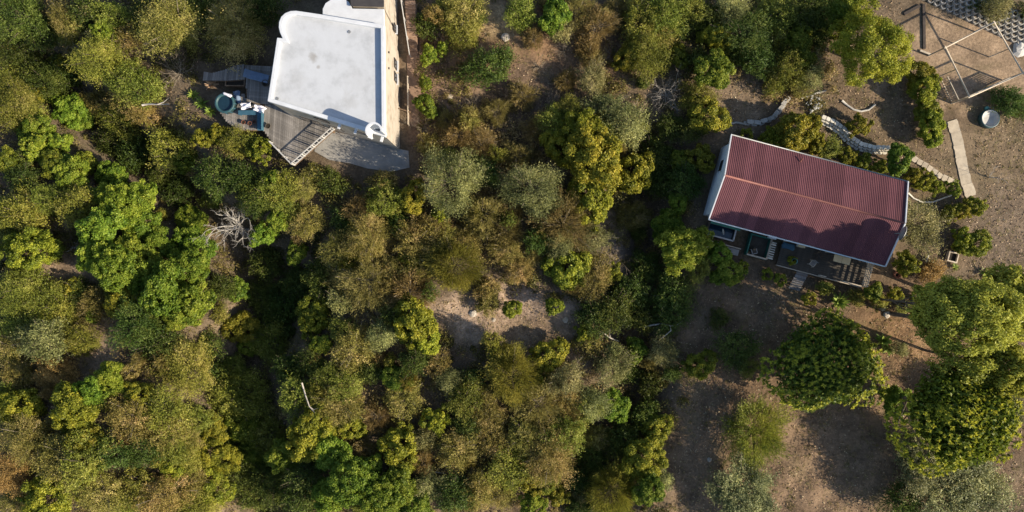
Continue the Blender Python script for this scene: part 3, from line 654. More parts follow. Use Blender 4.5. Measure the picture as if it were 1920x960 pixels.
def bare(px, py, rpx, label, name='leafless_shrub', mat='twig', n0=13, thick=.026, seed=1, dz=1.0, depth=3):
    p = GP(px, py, dz); R = rpx*58.5/FPX
    if mat == 'bone': p.z += 1.6
    t = thing(name, label, 'dead tree' if 'tree' in name else 'shrub', p, 0)
    me = bare_mesh(R, R, seed, n0, mat, 'branches', thick, depth=depth); link('branches', me, t)
bare(430, 425, 66, 'bleached dead tree of forked grey-white branches over the ravine', 'dead_tree', 'bone', 11, .085, 5, 4.2, 4)
bare(330, 135, 42, 'bare grey twiggy shrub next to the curved boardwalk', seed=3, n0=18)
bare(822, 62, 24, 'rounded tan leafless shrub beside the brick steps', seed=4, n0=20, thick=.02)
bare(794, 238, 26, 'tan leafless shrub at the foot of the brick path', seed=6, n0=20, thick=.02)
bare(1254, 175, 38, 'pale grey leafless shrub with radiating twigs on the brown slope', seed=8, n0=20, mat='bleached', thick=.022)
bare(1528, 128, 24, 'wispy grey leafless shrub in the grove by the stone-edged beds', seed=9, n0=18, mat='bleached', thick=.014)
bare(243, 918, 28, 'bare grey twigs poking from the tawny scrub bank', seed=10, n0=10)
bare(1150, 486, 36, 'tangled bare grey twigs in the gap beside the gully', seed=12, n0=12)
bare(130, 463, 14, 'little bleached snag among bright green crowns', 'dead_tree', 'bleached', 5, .03, 13)
bare(703, 786, 24, 'dry twiggy shrub in the mixed thicket', seed=14, n0=14)
bare(758, 226, 14, 'dry vine growing up against the cream house wall', seed=15, n0=10, thick=.02)
bare(1858, 332, 24, 'pale fallen leafless branch beside the slab path', seed=16, n0=5, mat='bleached', thick=.03, dz=.3)
bare(1075, 40, 30, 'brown leafless shrub on the bare brown slope', seed=18, n0=16)
for i_, (a_, e_, r_) in enumerate(sorted([(1000, 30, 26), (1112, 62, 30), (1152, 96, 24), (950, 175, 22), (1032, 192, 24), (1092, 128, 24), (935, 232, 26), (885, 190, 20), (1165, 25, 26), (1010, 120, 18), (890, 285, 22), (1060, 90, 22)], key=lambda q: (q[0]-910)**2+(q[1]-126)**2)):
    bare(a_, e_, r_, f'dry brown leafless shrub, {ORD[i_]} one out from the round dark slope shrub', seed=40+i_, n0=16, thick=.02)
bare(985, 175, 24, 'low dry twigs on the bare brown slope', seed=19, n0=14)
bare(860, 905, 26, 'dry grey twigs beyond the round tan shrubs', seed=20, n0=12)
def branch(pts, r, label, dz):
    q = [GP(a, b, dz)+Vector((0, 0, dz)) for a, b in pts]
    b = MB(); n = len(q); b.tube(q, [r*(1-.6*i/(n-1)) for i in range(n)], 6)
    c = q[n//2]; s = q[n//2-1]
    b.tube([c, c+(c-s)*.5+Vector((.25, .2, .1)), c+(c-s)*.8+Vector((.5, .6, .1))], [r*.5, r*.35, r*.12], 5)
    o = b.build('fallen_branch', 'bleached', None, True); tag(o, label, 'branch')
branch([(1208, 613), (1225, 609), (1243, 607), (1257, 611), (1258, 620), (1246, 630), (1234, 640)], .075, 'curved white fallen branch in the shaded gully', 1.6)
branch([(267, 197), (280, 195), (295, 196), (317, 195)], .09, 'short pale branch lying across the olive crowns', 3.3)
branch([(566, 718), (573, 742), (580, 762), (592, 776), (601, 786)], .07, 'long pale forked branch in the mixed thicket', 2.6)
branch([(1160, 640), (1145, 634), (1128, 622)], .08, 'grey branch leaning at the clearing edge', .8)
branch([(795, 870), (812, 884), (835, 888)], .06, 'pale branch lying among dry twigs beyond the round tan shrubs', .6)

leaf_mat('leaf_spiky', [(0, (.05, .09, .02)), (1, (.30, .28, .07)), (.5, (.13, .17, .03))], hue=.02)
leaf_mat('leaf_pink', [(0, (.24, .16, .09)), (1, (.55, .38, .27)), (.5, (.36, .24, .15))], hue=.01)
def spiky(px, py, rpx, label, n=26, mat='leaf_spiky', seed=1, wide=.13):
    rng = np.random.default_rng(seed); R = rpx*59/FPX; p = GP(px, py, .4)
    az = np.arange(n)*2.399+rng.uniform(-.2, .2, n); el = rng.uniform(.1, 1.25, n)
    d = np.stack([np.cos(az)*np.cos(el), np.sin(az)*np.cos(el), np.sin(el)], 1)
    L = R*rng.uniform(.75, 1.1, n); t = thing('spiky_plant', label, 'plant', p)
    nr = unit(np.cross(np.cross(d, np.array([0, 0, 1.0])), d)+1e-4)
    me = leaf_mesh('leaf', np.zeros((1, 3)), np.array([[0, 0, 1.0]]), 1.0, wide*1.6, np.array([.5]), mat, rng, np.array([[1.0, 0, 0]]))
    for i in range(n):
        q = Vector(d[i])*L[i]*.5+Vector((0, 0, .12))
        o = link('leaf', me, t, q); o.rotation_mode = 'QUATERNION'
        o.rotation_quaternion = Matrix((Vector(d[i]), Vector(nr[i]).cross(Vector(d[i])), Vector(nr[i]))).transposed().to_quaternion()
        o.scale = (L[i], R*1.2, 1)
spiky(1575, 566, 24, 'spiky green rosette plant in front of the slatted veranda', 34, seed=2)
spiky(360, 178, 14, 'yellowish spiky plant at the boardwalk end', 20, seed=3)
spiky(377, 192, 16, 'spiky plant with arching leaves beside the hot tub', 24, seed=4)
spiky(395, 158, 16, 'pinkish dry spiky plant between boardwalk and hot tub', 26, 'leaf_pink', 5)
spiky(393, 208, 15, 'green spiky plant just below the hot tub', 24, seed=6)
spiky(1850, 512, 14, 'yellow-orange spiky plant by the pale green trees', 22, seed=7)
spiky(1793, 500, 10, 'small spiky plant beside the wooden box', 16, seed=8)
spiky(1658, 640, 20, 'broad-bladed green plant beside the dense dark tree', 20, seed=9, wide=.2)
spiky(1668, 655, 16, 'broad-bladed plant tucked under the dense dark tree', 16, seed=10, wide=.2)
spiky(458, 228, 8, 'reddish spiky plant in a pot on the lower platform', 14, 'leaf_pink', 11)
spiky(462, 180, 9, 'pink-leaved spiky plant beside the laundry', 16, 'leaf_pink', 12)

# ------------------------------------------------------------------ white house
def roof_stains():
    m = MATS['roof_white']; n = m.node_tree.nodes; l = m.node_tree.links; b = n['Principled BSDF']
    src = b.inputs['Base Color'].links[0].from_socket
    g = n.new('ShaderNodeNewGeometry'); nz = n.new('ShaderNodeTexNoise'); nz.inputs['Scale'].default_value = 2.5; nz.inputs['Detail'].default_value = 8
    l.new(g.outputs['Position'], nz.inputs['Vector'])
    out = src
    for (px, py, r, k) in ((586, 108, .75, .55), (597, 126, .3, .5), (560, 150, 1.6, .12), (670, 150, 2.2, .10), (655, 190, 1.4, .16), (575, 80, 1.5, .08)):
        p = P(px, py, 6.9); d = n.new('ShaderNodeVectorMath'); d.operation = 'DISTANCE'; d.inputs[1].default_value = p
        l.new(g.outputs['Position'], d.inputs[0])
        ad = n.new('ShaderNodeMath'); ad.operation = 'MULTIPLY_ADD'; ad.inputs[1].default_value = -1/r; ad.inputs[2].default_value = .55
        l.new(d.outputs['Value'], ad.inputs[0])
        a2 = n.new('ShaderNodeMath'); a2.operation = 'ADD'; l.new(ad.outputs[0], a2.inputs[0]); l.new(nz.outputs['Fac'], a2.inputs[1])
        mr = n.new('ShaderNodeMapRange'); mr.inputs[1].default_value = .45; mr.inputs[2].default_value = .85; mr.inputs[4].default_value = k
        l.new(a2.outputs[0], mr.inputs[0])
        mx = n.new('ShaderNodeMixRGB'); mx.inputs[2].default_value = (.22, .20, .17, 1)
        l.new(mr.outputs[0], mx.inputs[0]); l.new(out, mx.inputs[1]); out = mx.outputs[0]
    l.new(out, b.inputs['Base Color'])
roof_stains()
WO = P(640, 160); wh = thing('white_house', 'white flat-roofed house with rounded parapet corner and cream walls', 'house', (WO.x, WO.y, 0))
def WL(px, py, z): p = P(px, py, z); return Vector((p.x-WO.x, p.y-WO.y, z))
OUT = [WL(a, b, 7.1) for a, b in [(502, 190), (511, 131), (520, 71), (530, 72), (525.5, 62), (523, 52), (523.5, 42), (527.5, 32), (535, 25), (545, 21), (556, 20.5),
       (600, 27), (660, 37), (721, 47), (722, 140), (723, 257), (680, 244.5), (600, 220)]]
o2 = [(p.x, p.y) for p in OUT]
b = MB(); b.prism(inset(o2, .05), -.6, 6.8); b.build('wall', 'cream_wall', wh)
b = MB(); b.prism(inset(o2, .30), 6.8, 6.9); b.build('roof_deck', 'roof_white', wh)
b = MB(); b.ring(o2, inset(o2, .30), 6.72, 7.19); b.build('parapet', 'white_paint', wh, bevel=.04)
for (a, e) in ((520, 185), (655, 60)):
    c = WL(a, e, 6.9); b = MB(); b.lathe([(.13, 6.89), (.13, 6.93), (.09, 6.94), (.01, 6.93)], (c.x, c.y, 0), 14); b.build('roof_drain', 'grey_metal', wh)
# curved hood at the corner
c = WL(702, 246, 8.7); b = MB(); N = 18; oi, ii = [], []
for k in range(N+1):
    a = math.radians(-5+215*k/N); oi.append((c.x+.64*math.cos(a), c.y+.64*math.sin(a))); ii.append((c.x+.50*math.cos(a), c.y+.50*math.sin(a)))
b.prism(oi+ii[::-1], 6.95, 8.95); b.build('corner_hood', 'white_paint', wh)
# lower rear wing
AN = [(WL(a, q, 6.6).x, WL(a, q, 6.6).y) for a, q in [(606, 45), (606, 17), (611, 7), (621, 0), (634, -3), (646, -1), (654, 5), (658, 13), (660, 17), (719.5, 18), (720.5, 60)]]
b = MB(); b.prism(AN, -.5, 6.5); b.build('rear_wing_wall', 'cream_wall', wh)
b = MB(); b.prism(inset(AN, -.04), 6.5, 6.64); b.build('rear_wing_roof', 'white_paint', wh, bevel=.03)
AN2 = [(WL(a, q, 6.6).x, WL(a, q, 6.6).y) for a, q in [(661, 11.5), (719, 12.5), (718, -70), (655, -70)]]
b = MB(); b.prism(AN2, -.5, 6.75); b.build('rear_block_wall', 'cream_wall', wh)
b = MB(); b.prism(inset(AN2, -.08), 6.752, 6.84); b.build('rear_block_roof', 'grey_roof', wh)
xE = inset(o2, .05)[14][0]
def window(cy, z, w, h):
    x = xE
    f = MB()
    for (yy, zz, hw, hh) in ((cy, z+h/2, w/2, .045), (cy, z-h/2, w/2, .045), (cy-w/2+.045, z, .045, h/2-.047), (cy+w/2-.045, z, .045, h/2-.047), (cy, z, .025, h/2-.047)):
        f.box((x+.01, yy, zz), (.05, hw, hh))
    fo = f.build('window', 'dark_frame', wh)
    g = MB(); g.box((x+.012, cy, z), (.02, w/2-.05, h/2-.05)); g.build('pane', 'glass', fo)
    s = MB(); s.box((x+.05, cy, z-h/2-.09), (.10, w/2+.08, .035)); s.build('sill', 'white_paint', fo)
for py, z in ((120, 2.2), (145, 2.2)):
    window((480-py)*(60-z)/FPX-WO.y, z, .78, 1.15)
window((480-52)*(60-2.4)/FPX-WO.y, 2.4, .6, .8)
for py, z in ((98, 5.4), (128, 5.4)):
    v = MB(); v.box((xE+.03, (480-py)*(60-z)/FPX-WO.y, z), (.06, .07, .07)); v.build('wall_vent', 'dark_frame', wh)
dS = Vector((o2[15][0]-o2[0][0], o2[15][1]-o2[0][1], 0)); LS = dS.length; dS.normalize(); nS = Vector((dS.y, -dS.x, 0))
for f in (.60, .74, .86, .965):
    q = Vector((o2[0][0], o2[0][1], 6.62))+dS*LS*f+nS*.1
    s = MB(); s.box(q, (.10, .30, .06), (dS, nS, Vector((0, 0, 1)))); s.build('roof_spout', 'white_paint', wh)
# ground-floor door and windows on the deck side
for f, w, h, z in ((.22, 1.6, 2.0, 2.2), (.45, 1.2, 1.2, 2.5), (.75, 1.1, 1.1, 4.6), (.40, 1.1, 1.1, 5.2)):
    q = Vector((o2[0][0], o2[0][1], z))+dS*LS*f-nS*.03
    s = MB(); s.box(q, (w/2, .04, h/2), (dS, nS, Vector((0, 0, 1)))); wo = s.build('window', 'dark_frame', wh)
    s = MB(); s.box(q+nS*.03, (w/2-.07, .02, h/2-.07), (dS, nS, Vector((0, 0, 1)))); s.build('pane', 'glass', wo)

# ------------------------------------------------------------------ decks of the white house
def poly_at(pts, z, org): return [(P(a, q, z).x-org.x, P(a, q, z).y-org.y) for a, q in pts]
def deck(name, label, pts, z, direction, **kw):
    org = P(sum(a for a, _ in pts)/len(pts), sum(q for _, q in pts)/len(pts), z); org.z = 0
    t = thing(name, label, 'deck', org); pl = poly_at(pts, z, org)
    planks(t, pl, direction, z, **kw)
    b = MB(); n = len(pl)
    for i in range(n):
        a = Vector((*pl[i], z-.14)); e = Vector((*pl[(i+1) % n], z-.14))
        if (e-a).length > .5: b.bar(a, e, .06, .18)
    b.build('edge_beam', 'brown_wood', t)
    for i in range(n):
        q = MB(); a = inset(pl, .15)[i]; q.box((a[0], a[1], z/2-.35), (.06, .06, z/2+.18)); q.build('support_post', 'brown_wood', t)
    return t, pl, org
DZ = 1.2
dk, pl, org = deck('wooden_deck', 'weathered grey plank deck with pointed corner and white railing beside the white house',
    [(494, 196), (493, 243), (511, 268), (552, 310), (627, 243), (558, 222), (552, 196)], DZ, (.06, 1), width=.17)
def railing(t, a, e, h, post_n, mat='rail_white', rails=(1.0, .55, .12), th=.05, baluster=0):
    a = Vector(a); e = Vector(e)
    for i in range(post_n):
        p = a.lerp(e, i/(post_n-1)); b = MB(); b.box(p+Vector((0, 0, h/2)), (th*.8, th*.8, h/2)); b.build('post', mat, t)
    for r in rails:
        b = MB(); b.bar(a+Vector((0, 0, h*r+.03)), e+Vector((0, 0, h*r+.03)), th*1.3, th); b.build('rail', mat, t)
    if baluster:
        b = MB(); b.box((0, 0, 0), (.02, .02, h*.46)); me = b.mesh('baluster', mat)
        for i in range(baluster):
            link('baluster', me, t, a.lerp(e, (i+.5)/baluster)+Vector((0, 0, h*.53)), (0, 0, math.atan2((e-a).y, (e-a).x)))
c0, c1, c2 = [Vector((*q, DZ)) for q in (pl[2], pl[3], pl[4])]
railing(dk, c0, c1, .9, 4, th=.04, rails=(1.0, .5))
railing(dk, c1+Vector((.06, .05, 0)), c2, .95, 5, th=.06, rails=(1.0, .1), baluster=12)
deck('boardwalk', 'curved grey plank boardwalk leading off the hot tub deck', [(381, 134), (398, 137), (420, 131), (440, 123), (459, 120), (459, 149), (430, 151), (400, 151), (381, 151)], DZ-.1, (.12, 1), width=.2)
deck('wooden_deck', 'shaded grey plank deck between boardwalk and the white house', [(460, 122), (540, 126), (551, 195), (493, 195), (463, 190)], DZ, (.06, 1), width=.17)
deck('wooden_platform', 'lower grey plank platform carrying the hot tub and teal bench', [(402, 196), (414, 176), (458, 176), (463, 192), (492, 196), (492, 244), (446, 244), (425, 228)], DZ-.25, (.06, 1), width=.17)
pz = DZ-.25
q = P(441, 155, DZ-.3); b = MB(); t = thing('sunken_planter', 'dark sunken planter box below the boardwalk edge', 'planter', (q.x, q.y, 0))
b.ring([(-.85, -.3), (.85, -.3), (.85, .3), (-.85, .3)], [(-.78, -.23), (.78, -.23), (.78, .23), (-.78, .23)], .2, DZ-.2); b.build('box', 'brown_wood', t)
b = MB(); b.prism([(-.775, -.225), (.775, -.225), (.775, .225), (-.775, .225)], .3, DZ-.35); b.build('soil', 'black_soil', t)
q = P(421, 193, pz+.75); t = thing('hot_tub', 'round dark teal hot tub on the lower platform', 'hot tub', (q.x, q.y, pz))
b = MB(); b.lathe([(.70, 0), (.80, .03), (.82, .70), (.86, .74), (.84, .78), (.70, .78), (.66, .74), (.60, .30), (.05, .22)]); b.build('shell', 'teal_plastic', t, True)
b = MB(); b.lathe([(.645, .60), (.64, .605), (.02, .606)]); b.build('water', 'dark_water', t)
for k in range(12):
    a = 2*math.pi*k/12; b = MB(); b.box((.835*math.cos(a), .835*math.sin(a), .36), (.012, .03, .33), (Vector((math.cos(a), math.sin(a), 0)), Vector((-math.sin(a), math.cos(a), 0)), Vector((0, 0, 1)))); b.build('stave', 'blue_paint', t)
def cloth(px, py, z, w, d, rz, mat, name, label, cat='laundry', seed=0, lift=.12):
    rng = np.random.default_rng(seed); n = 12; b = MB(); ph = rng.uniform(0, 6, 4)
    for i in range(n+1):
        for j in range(n+1):
            u, v = i/n-.5, j/n-.5
            zz = lift*(.5+.25*math.sin(7*u+ph[0]+3*v)+.25*math.sin(9*v+ph[1]-4*u))+.015
            b.v.append((u*w*(1+.1*math.sin(6*v+ph[2])), v*d*(1+.12*math.sin(7*u+ph[3])), zz))
    for i in range(n):
        for j in range(n): b.f.append((i*(n+1)+j, (i+1)*(n+1)+j, (i+1)*(n+1)+j+1, i*(n+1)+j+1))
    o = b.build(name, mat, None, True); p = P(px, py, z); o.location = (p.x, p.y, z); o.rotation_euler = (0, 0, rz)
    md = o.modifiers.new('thick', 'SOLIDIFY'); md.thickness = .03; md.offset = 1
    tag(o, label, cat); return o
cloth(427, 178, pz+.79, .75, .22, -.35, 'cloth_white', 'towel', 'folded white towel on the rim of the hot tub', 'towel', 1, .06)
t = thing('bench', 'teal-blue L-shaped bench on the lower platform', 'bench', (P(490, 228, pz).x, P(490, 228, pz).y, pz))
for nm, cx, cy, hx, hy, z, hz in (('seat', .05, 0, .22, .85, .45, .03), ('seat', -1.0, .68, .82, .20, .452, .03), ('end_panel', .05, -.72, .2, .03, .2, .2), ('end_panel', .05, .40, .2, .03, .2, .2), ('end_panel', -1.7, .68, .03, .18, .2, .2), ('backrest', .29, 0, .025, .85, .5, .3)):
    b = MB(); b.box((cx, cy, z), (hx, hy, hz)); b.build(nm, 'blue_paint', t, bevel=.01)
cloth(446, 183, pz+.02, .55, 1.1, .1, 'cloth_blue', 'blanket', 'blue blanket heaped between hot tub and laundry', 'blanket', 2, .25)
cloth(462, 199, pz+.49, .85, .5, .2, 'cloth_white', 'sheet', 'white sheet spread on the end of the teal bench', 'laundry', 3, .2)
cloth(488, 205, pz+.49, .95, .55, -.3, 'cloth_white', 'sheet', 'crumpled white cloth heaped at the bench corner', 'laundry', 4, .3)
t = thing('sun_lounger', 'pale blue sun lounger in the shade of the white house', 'lounger', (P(488, 146, DZ).x, P(488, 146, DZ).y, DZ), -.25)
b = MB(); b.box((0, 0, .32), (.85, .36, .05)); b.build('mattress', 'cloth_blue', t, bevel=.03)
b = MB(); b.box((-.95, 0, .48), (.32, .36, .04), (Vector((.8, 0, -.6)), Vector((0, 1, 0)), Vector((.6, 0, .8)))); b.build('backrest', 'cloth_blue', t, bevel=.03)
for sx in (-.75, .75):
    for sy in (-.3, .3): b = MB(); b.box((sx, sy, .135), (.03, .03, .135)); b.build('leg', 'grey_metal', t)
def pot(px, py, z, r, label, mat='terracotta', h=None):
    h = h or r*1.5; p = P(px, py, z); t = thing('plant_pot', label, 'pot', (p.x, p.y, z))
    b = MB(); b.lathe([(r*.7, 0), (r, h*.85), (r*1.08, h*.86), (r*1.08, h), (r*.88, h), (r*.86, h*.8), (.01, h*.78)], n=18); b.build('pot_body', mat, t, True)
    b = MB(); b.lathe([(r*.84, h*.8), (r*.8, h*.82), (.01, h*.83)], n=14); b.build('soil', 'black_soil', t)
pot(458, 230, pz, .17, 'red pot with spiky plant on the lower platform'); pot(470, 232, pz, .17, 'empty red pot next to the spiky potted plant'); pot(478, 229, pz, .15, 'smaller red pot near the teal bench')
pot(504, 237, DZ, .22, 'round dark pot on the plank deck beside the bench', 'dark_tile', .25); pot(500, 158, DZ, .28, 'dark round tub at the foot of the sun lounger', 'dark_tile', .4)

# ------------------------------------------------------------------ patio, steps, rails by the white house
b = MB(); b.prism([(p.x, p.y) for p in [P(*a) for a in [(592, 262), (625, 246), (690, 262), (752, 280), (766, 283), (768, 314), (735, 322), (690, 316), (655, 306), (618, 300), (590, 284)]]], -.35, .05)
o = b.build('patio', 'concrete', None); o['kind'] = 'structure'
b = MB(); b.prism([(p.x, p.y) for p in [P(*a) for a in [(763, 104), (787, 104), (789, 170), (784, 236), (764, 238), (765, 170)]]], -.3, .06)
o = b.build('path', 'stair_brick', None); o['kind'] = 'structure'
st = thing('stairway', 'brown brick stairway climbing beside the white house', 'stairs', (P(774, 60).x, P(774, 60).y, 0))
for i in range(12):
    z = .10+.13*i; y0, y1 = 104-8.6*i, 104-8.6*(i+1); c = P(774+.0*i-(.5*i), (y0+y1)/2, z)
    b = MB(); d = (y0-y1)/2*(60-z)/FPX; b.box((c.x-st.location.x, c.y-st.location.y, z/2-.2), (.42, d-.006, z/2+.2)); b.build('step', 'stair_brick', st, bevel=.015)
t = thing('handrail', 'white handrail sloping alongside the brick stairway', 'handrail', (P(759, 50).x, P(759, 50).y, 0))
a = P(768, 103, 1.0)-t.location; e = P(751, -6, 2.4)-t.location
b = MB(); b.bar(a, e, .07, .06); b.build('rail', 'rail_white', t)
for f in (.02, .34, .66, .98):
    q = a.lerp(e, f); b = MB(); b.box((q.x, q.y, q.z/2-.06), (.03, .03, q.z/2+.02)); b.build('post', 'rail_white', t)
t = thing('railing', 'grey railing between the brick path and the cream wall', 'railing', (P(767, 190).x, P(767, 190).y, 0))
railing(t, P(767, 148)-t.location, P(768, 236)-t.location, .95, 4, 'pale_timber', (1.0, .5), .045)
t = thing('pipe_post', 'slim white pole standing by the house corner and stairway', 'pole', P(738, 28))
b = MB(); b.tube([(0, 0, -.2), (0, 0, 3.4)], .06, 10); b.build('shaft', 'white_paint', t, True)
b = MB(); b.lathe([(.08, 3.39), (.08, 3.45), (.01, 3.47)], n=12); b.build('shaft_cap', 'white_paint', t)
t = thing('timber_trestle', 'leaning timber bar braced against the cream wall', 'timber', P(758, 212))
b = MB(); b.bar((-.7, .3, .9), (.7, -.1, .9), .09, .09); b.build('crossbar', 'brown_wood', t)
for s in (-.62, .62): b = MB(); b.box((s, .1-s*.28, .41), (.04, .04, .45)); b.build('leg', 'brown_wood', t)

# ------------------------------------------------------------------ red-roofed house
cs = [P(a, q, 3.0) for a, q in ((1374, 254), (1703, 342), (1657, 497), (1328, 410))]
RC = sum(cs, Vector())/4; uu = ((cs[1]-cs[0])+(cs[2]-cs[3]))/2; RL = uu.length; uu.normalize(); vv = Vector((-uu.y, uu.x, 0))
RD = (((cs[0]-cs[3])+(cs[1]-cs[2]))/2).dot(vv); RA = math.atan2(uu.y, uu.x)
rh = thing('red_roofed_house', 'long low house with corrugated maroon roof and white edges', 'house', (RC.x, RC.y, 0), RA)
def RLc(px, py, z):
    p = P(px, py, z)-Vector((RC.x, RC.y, 0)); return Vector((p.dot(uu), p.dot(vv), z))
hx, hy, ZE, ZR = RL/2, RD/2, 3.0, 4.2
b = MB(); wx, wy = hx-.18, hy-.55; zt = ZE+(ZR-ZE)*(.55/hy)-.1; zr = ZR-.1
vs = [(-wx, -wy, -.4), (wx, -wy, -.4), (wx, wy, -.4), (-wx, wy, -.4), (-wx, -wy, zt), (wx, -wy, zt), (wx, wy, zt), (-wx, wy, zt), (-wx, 0, zr), (wx, 0, zr)]
b.add(vs, [(0, 1, 5, 4), (2, 3, 7, 6), (1, 2, 6, 9, 5), (3, 0, 4, 8, 7), (4, 5, 9, 8), (6, 7, 8, 9), (3, 2, 1, 0)]); b.build('wall', 'house_wall', rh)
NS = 20; SW = RL/NS; pitch = SW/5
for sgn in (1, -1):
    prof = []
    for i in range(41):
        x = SW*i/40; prof.append((x, .012*math.cos(2*math.pi*x/pitch)))
    b = MB(); sl = math.hypot(hy, ZR-ZE); nx = Vector((0, sgn*(ZR-ZE), hy)).normalized()
    for (x, dzz) in prof:
        for f in (0, .25, .5, .75, 1.0):
            q = Vector((x-SW/2, sgn*hy*(1-f), lerp(ZE, ZR, f)))+nx*dzz; b.v.append(tuple(q))
    for i in range(40):
        for k in range(4): b.f.append((i*5+k, (i+1)*5+k, (i+1)*5+k+1, i*5+k+1) if sgn < 0 else (i*5+k, i*5+k+1, (i+1)*5+k+1, (i+1)*5+k))
    me = b.mesh('roof_sheet', 'roof_red', True)
    for s in range(NS): link('roof_sheet', me, rh, (-hx+SW*(s+.5), 0, .004*(s % 2)))
b = MB(); b.tube([(-hx-.02, 0, ZR-.01), (-hx*.3, .0, ZR-.005), (hx*.4, 0, ZR-.012), (hx+.02, 0, ZR-.01)], .085, 10); b.build('ridge_cap', 'ridge_rust', rh, True)
for sx in (-1, 1):
    for sgn in (1, -1):
        b = MB(); b.bar((sx*(hx+.045), sgn*(hy+.05), ZE+.0), (sx*(hx+.045), sgn*.012, ZR+.03), .09, .2); b.build('barge_board', 'white_paint', rh)
for sgn in (1, -1):
    b = MB(); b.tube([(-hx-.05, sgn*(hy+.07), ZE-.06), (hx+.05, sgn*(hy+.07), ZE-.07)], .055, 8); b.build('gutter', 'grey_metal' if sgn > 0 else 'house_wall', rh, True)
def rwin(x, y, z, w, h, ax, nm='window'):
    A = (Vector((1, 0, 0)), Vector((0, 1, 0)), Vector((0, 0, 1))) if ax == 'y' else (Vector((0, 1, 0)), Vector((1, 0, 0)), Vector((0, 0, 1)))
    b = MB(); b.box((x, y, z), (w/2, .05, h/2), A); f = b.build(nm, 'white_paint', rh)
    b = MB(); b.box((x, y, z), (w/2-.07, .058, h/2-.07), A); b.build('pane', 'glass', f)
for x in (-5.2, -1.5, 3.2): rwin(x, wy, 1.6, 1.3, 1.1, 'y')
for x in (-3.0, 1.0, 5.0): rwin(x, -wy, 1.75, 1.8, 2.0, 'y', 'door')
rwin(-wx, 1.2, 1.7, 1.1, 1.0, 'x'); rwin(wx, -1.0, 1.6, 1.1, 1.0, 'x')
b = MB(); b.tube([(-1.6, hy-.75, ZE+.02), (-1.55, hy-.7, ZE+.3), (-1.5, hy-.4, ZE+.38)], .05, 8); b.build('vent_pipe', 'ridge_rust', rh, True)
# green board under the eave, veranda floor, balustrades
g0 = RLc(1340, 415, 2.6); g1 = RLc(1389, 429, 2.6)
b = MB(); b.bar((-hx+.3, -hy-.10, 2.55), (g1.x, -hy-.10, 2.55), .34, .07); b.build('eave_board', 'green_wall', rh)
va = RLc(1463, 470, .6); vb = RLc(1655, 503, .6); vy = RLc(1640, 545, .6).y; vx0, vx1 = va.x, hx-.22
planks(rh, [(vx0, -wy), (vx1, -wy), (vx1, vy), (vx0, vy)], (1, 0), .6, .19, .04, 'dark_tile', 'floor_board')
b = MB(); b.bar((vx0, vy-.04, .52), (vx1, vy-.04, .52), .06, .3); b.build('floor_edge', 'pale_timber', rh)
for x in np.linspace(vx0+.1, vx1-.05, 5):
    b = MB(); b.box((x, vy+.1, .2), (.06, .06, .36)); b.build('support_post', 'brown_wood', rh)
for x in np.linspace(vx0+.1, vx1-.1, 5):
    b = MB(); b.box((x, -hy+.12, (ZE+.6)/2-.05), (.05, .05, (ZE-.6)/2-.06)); b.build('roof_post', 'pale_timber', rh)
for z in (.82, 1.08, 1.34, 1.6):
    b = MB(); b.bar((vx1-.06, -hy+.2, z), (vx1-.06, vy+.02, z), .03, .13); b.build('balustrade_board', 'pale_timber', rh)
b = MB(); b.box((0, 0, 0), (.055, .022, .52)); me = b.mesh('baluster', 'pale_timber')
for k in range(11): link('baluster', me, rh, (vx1-.01, lerp(-hy+.15, vy+.1, k/10), 1.14))
for xa, xb in ((vx1-.2, vx1-1.9), (vx1-3.4, vx1-3.9)):
    b = MB(); b.bar((xa, vy+.04, 1.05), (xb, vy+.04, 1.05), .09, .05); b.build('front_rail', 'pale_timber', rh)
    for x in (xa, xb): b = MB(); b.box((x, vy+.04, .82), (.035, .035, .21)); b.build('rail_post', 'pale_timber', rh)
# steps down from the veranda
s0 = RLc(1505, 508, .5)
for i in range(6):
    b = MB(); b.box((s0.x-.14*i*.2, vy-.22-.27*i, .52-.09*i), (.5, .125, .03)); b.build('stair_tread', 'weathered_wood', rh)
def rthing(name, label, cat, px, py, z): 
    p = P(px, py, z); return thing(name, label, cat, (p.x, p.y, z), RA)
t = rthing('table', 'pale tan two-panel table on the veranda under the eave', 'table', 1571, 487, .6)
for s in (-.37, .37): b = MB(); b.box((s, 0, .76), (.355, .30, .025)); b.build('top_panel', 'tan_board', t, bevel=.008)
b = MB(); b.box((0, 0, .70), (.70, .26, .03)); b.build('frame', 'brown_wood', t)
for sx in (-.65, .65):
    for sy in (-.2, .2): b = MB(); b.box((sx, sy, .335), (.03, .03, .335)); b.build('leg', 'brown_wood', t)
# splash pool
def basin(name, label, cat, px4, z, rim, inner, fill, fz):
    q = [P(a, e, z) for a, e in px4]; c = sum(q, Vector())/4; t = thing(name, label, cat, (c.x, c.y, 0), RA)
    w = ((q[1]-q[0]).dot(uu)+(q[2]-q[3]).dot(uu))/4; h = ((q[0]-q[3]).dot(vv)+(q[1]-q[2]).dot(vv))/4
    o4 = [(-w, -h), (w, -h), (w, h), (-w, h)]
    b = MB(); b.ring(o4, inset(o4, .10), -.2, z-.05); b.build('side_wall', inner, t)
    for (a, e) in ((0, 1), (1, 2)):
        m = MB(); i4 = inset(o4, .04); m.bar((*i4[a], z), (*i4[e], z), .13, .07); m.build('rim_board', rim, t)
    b = MB(); b.prism(inset(o4, .105), -.1, fz); b.build('cover' if fill == 'dark_water' else 'floor', fill, t); return t, w, h
t, w, h = basin('splash_pool', 'dark blue splash pool with white rim boards beside the maroon-roofed house', 'pool', [(1331, 416), (1382, 430), (1375, 452), (1324, 440)], .8, 'rail_white', 'dark_tile', 'dark_water', .55)
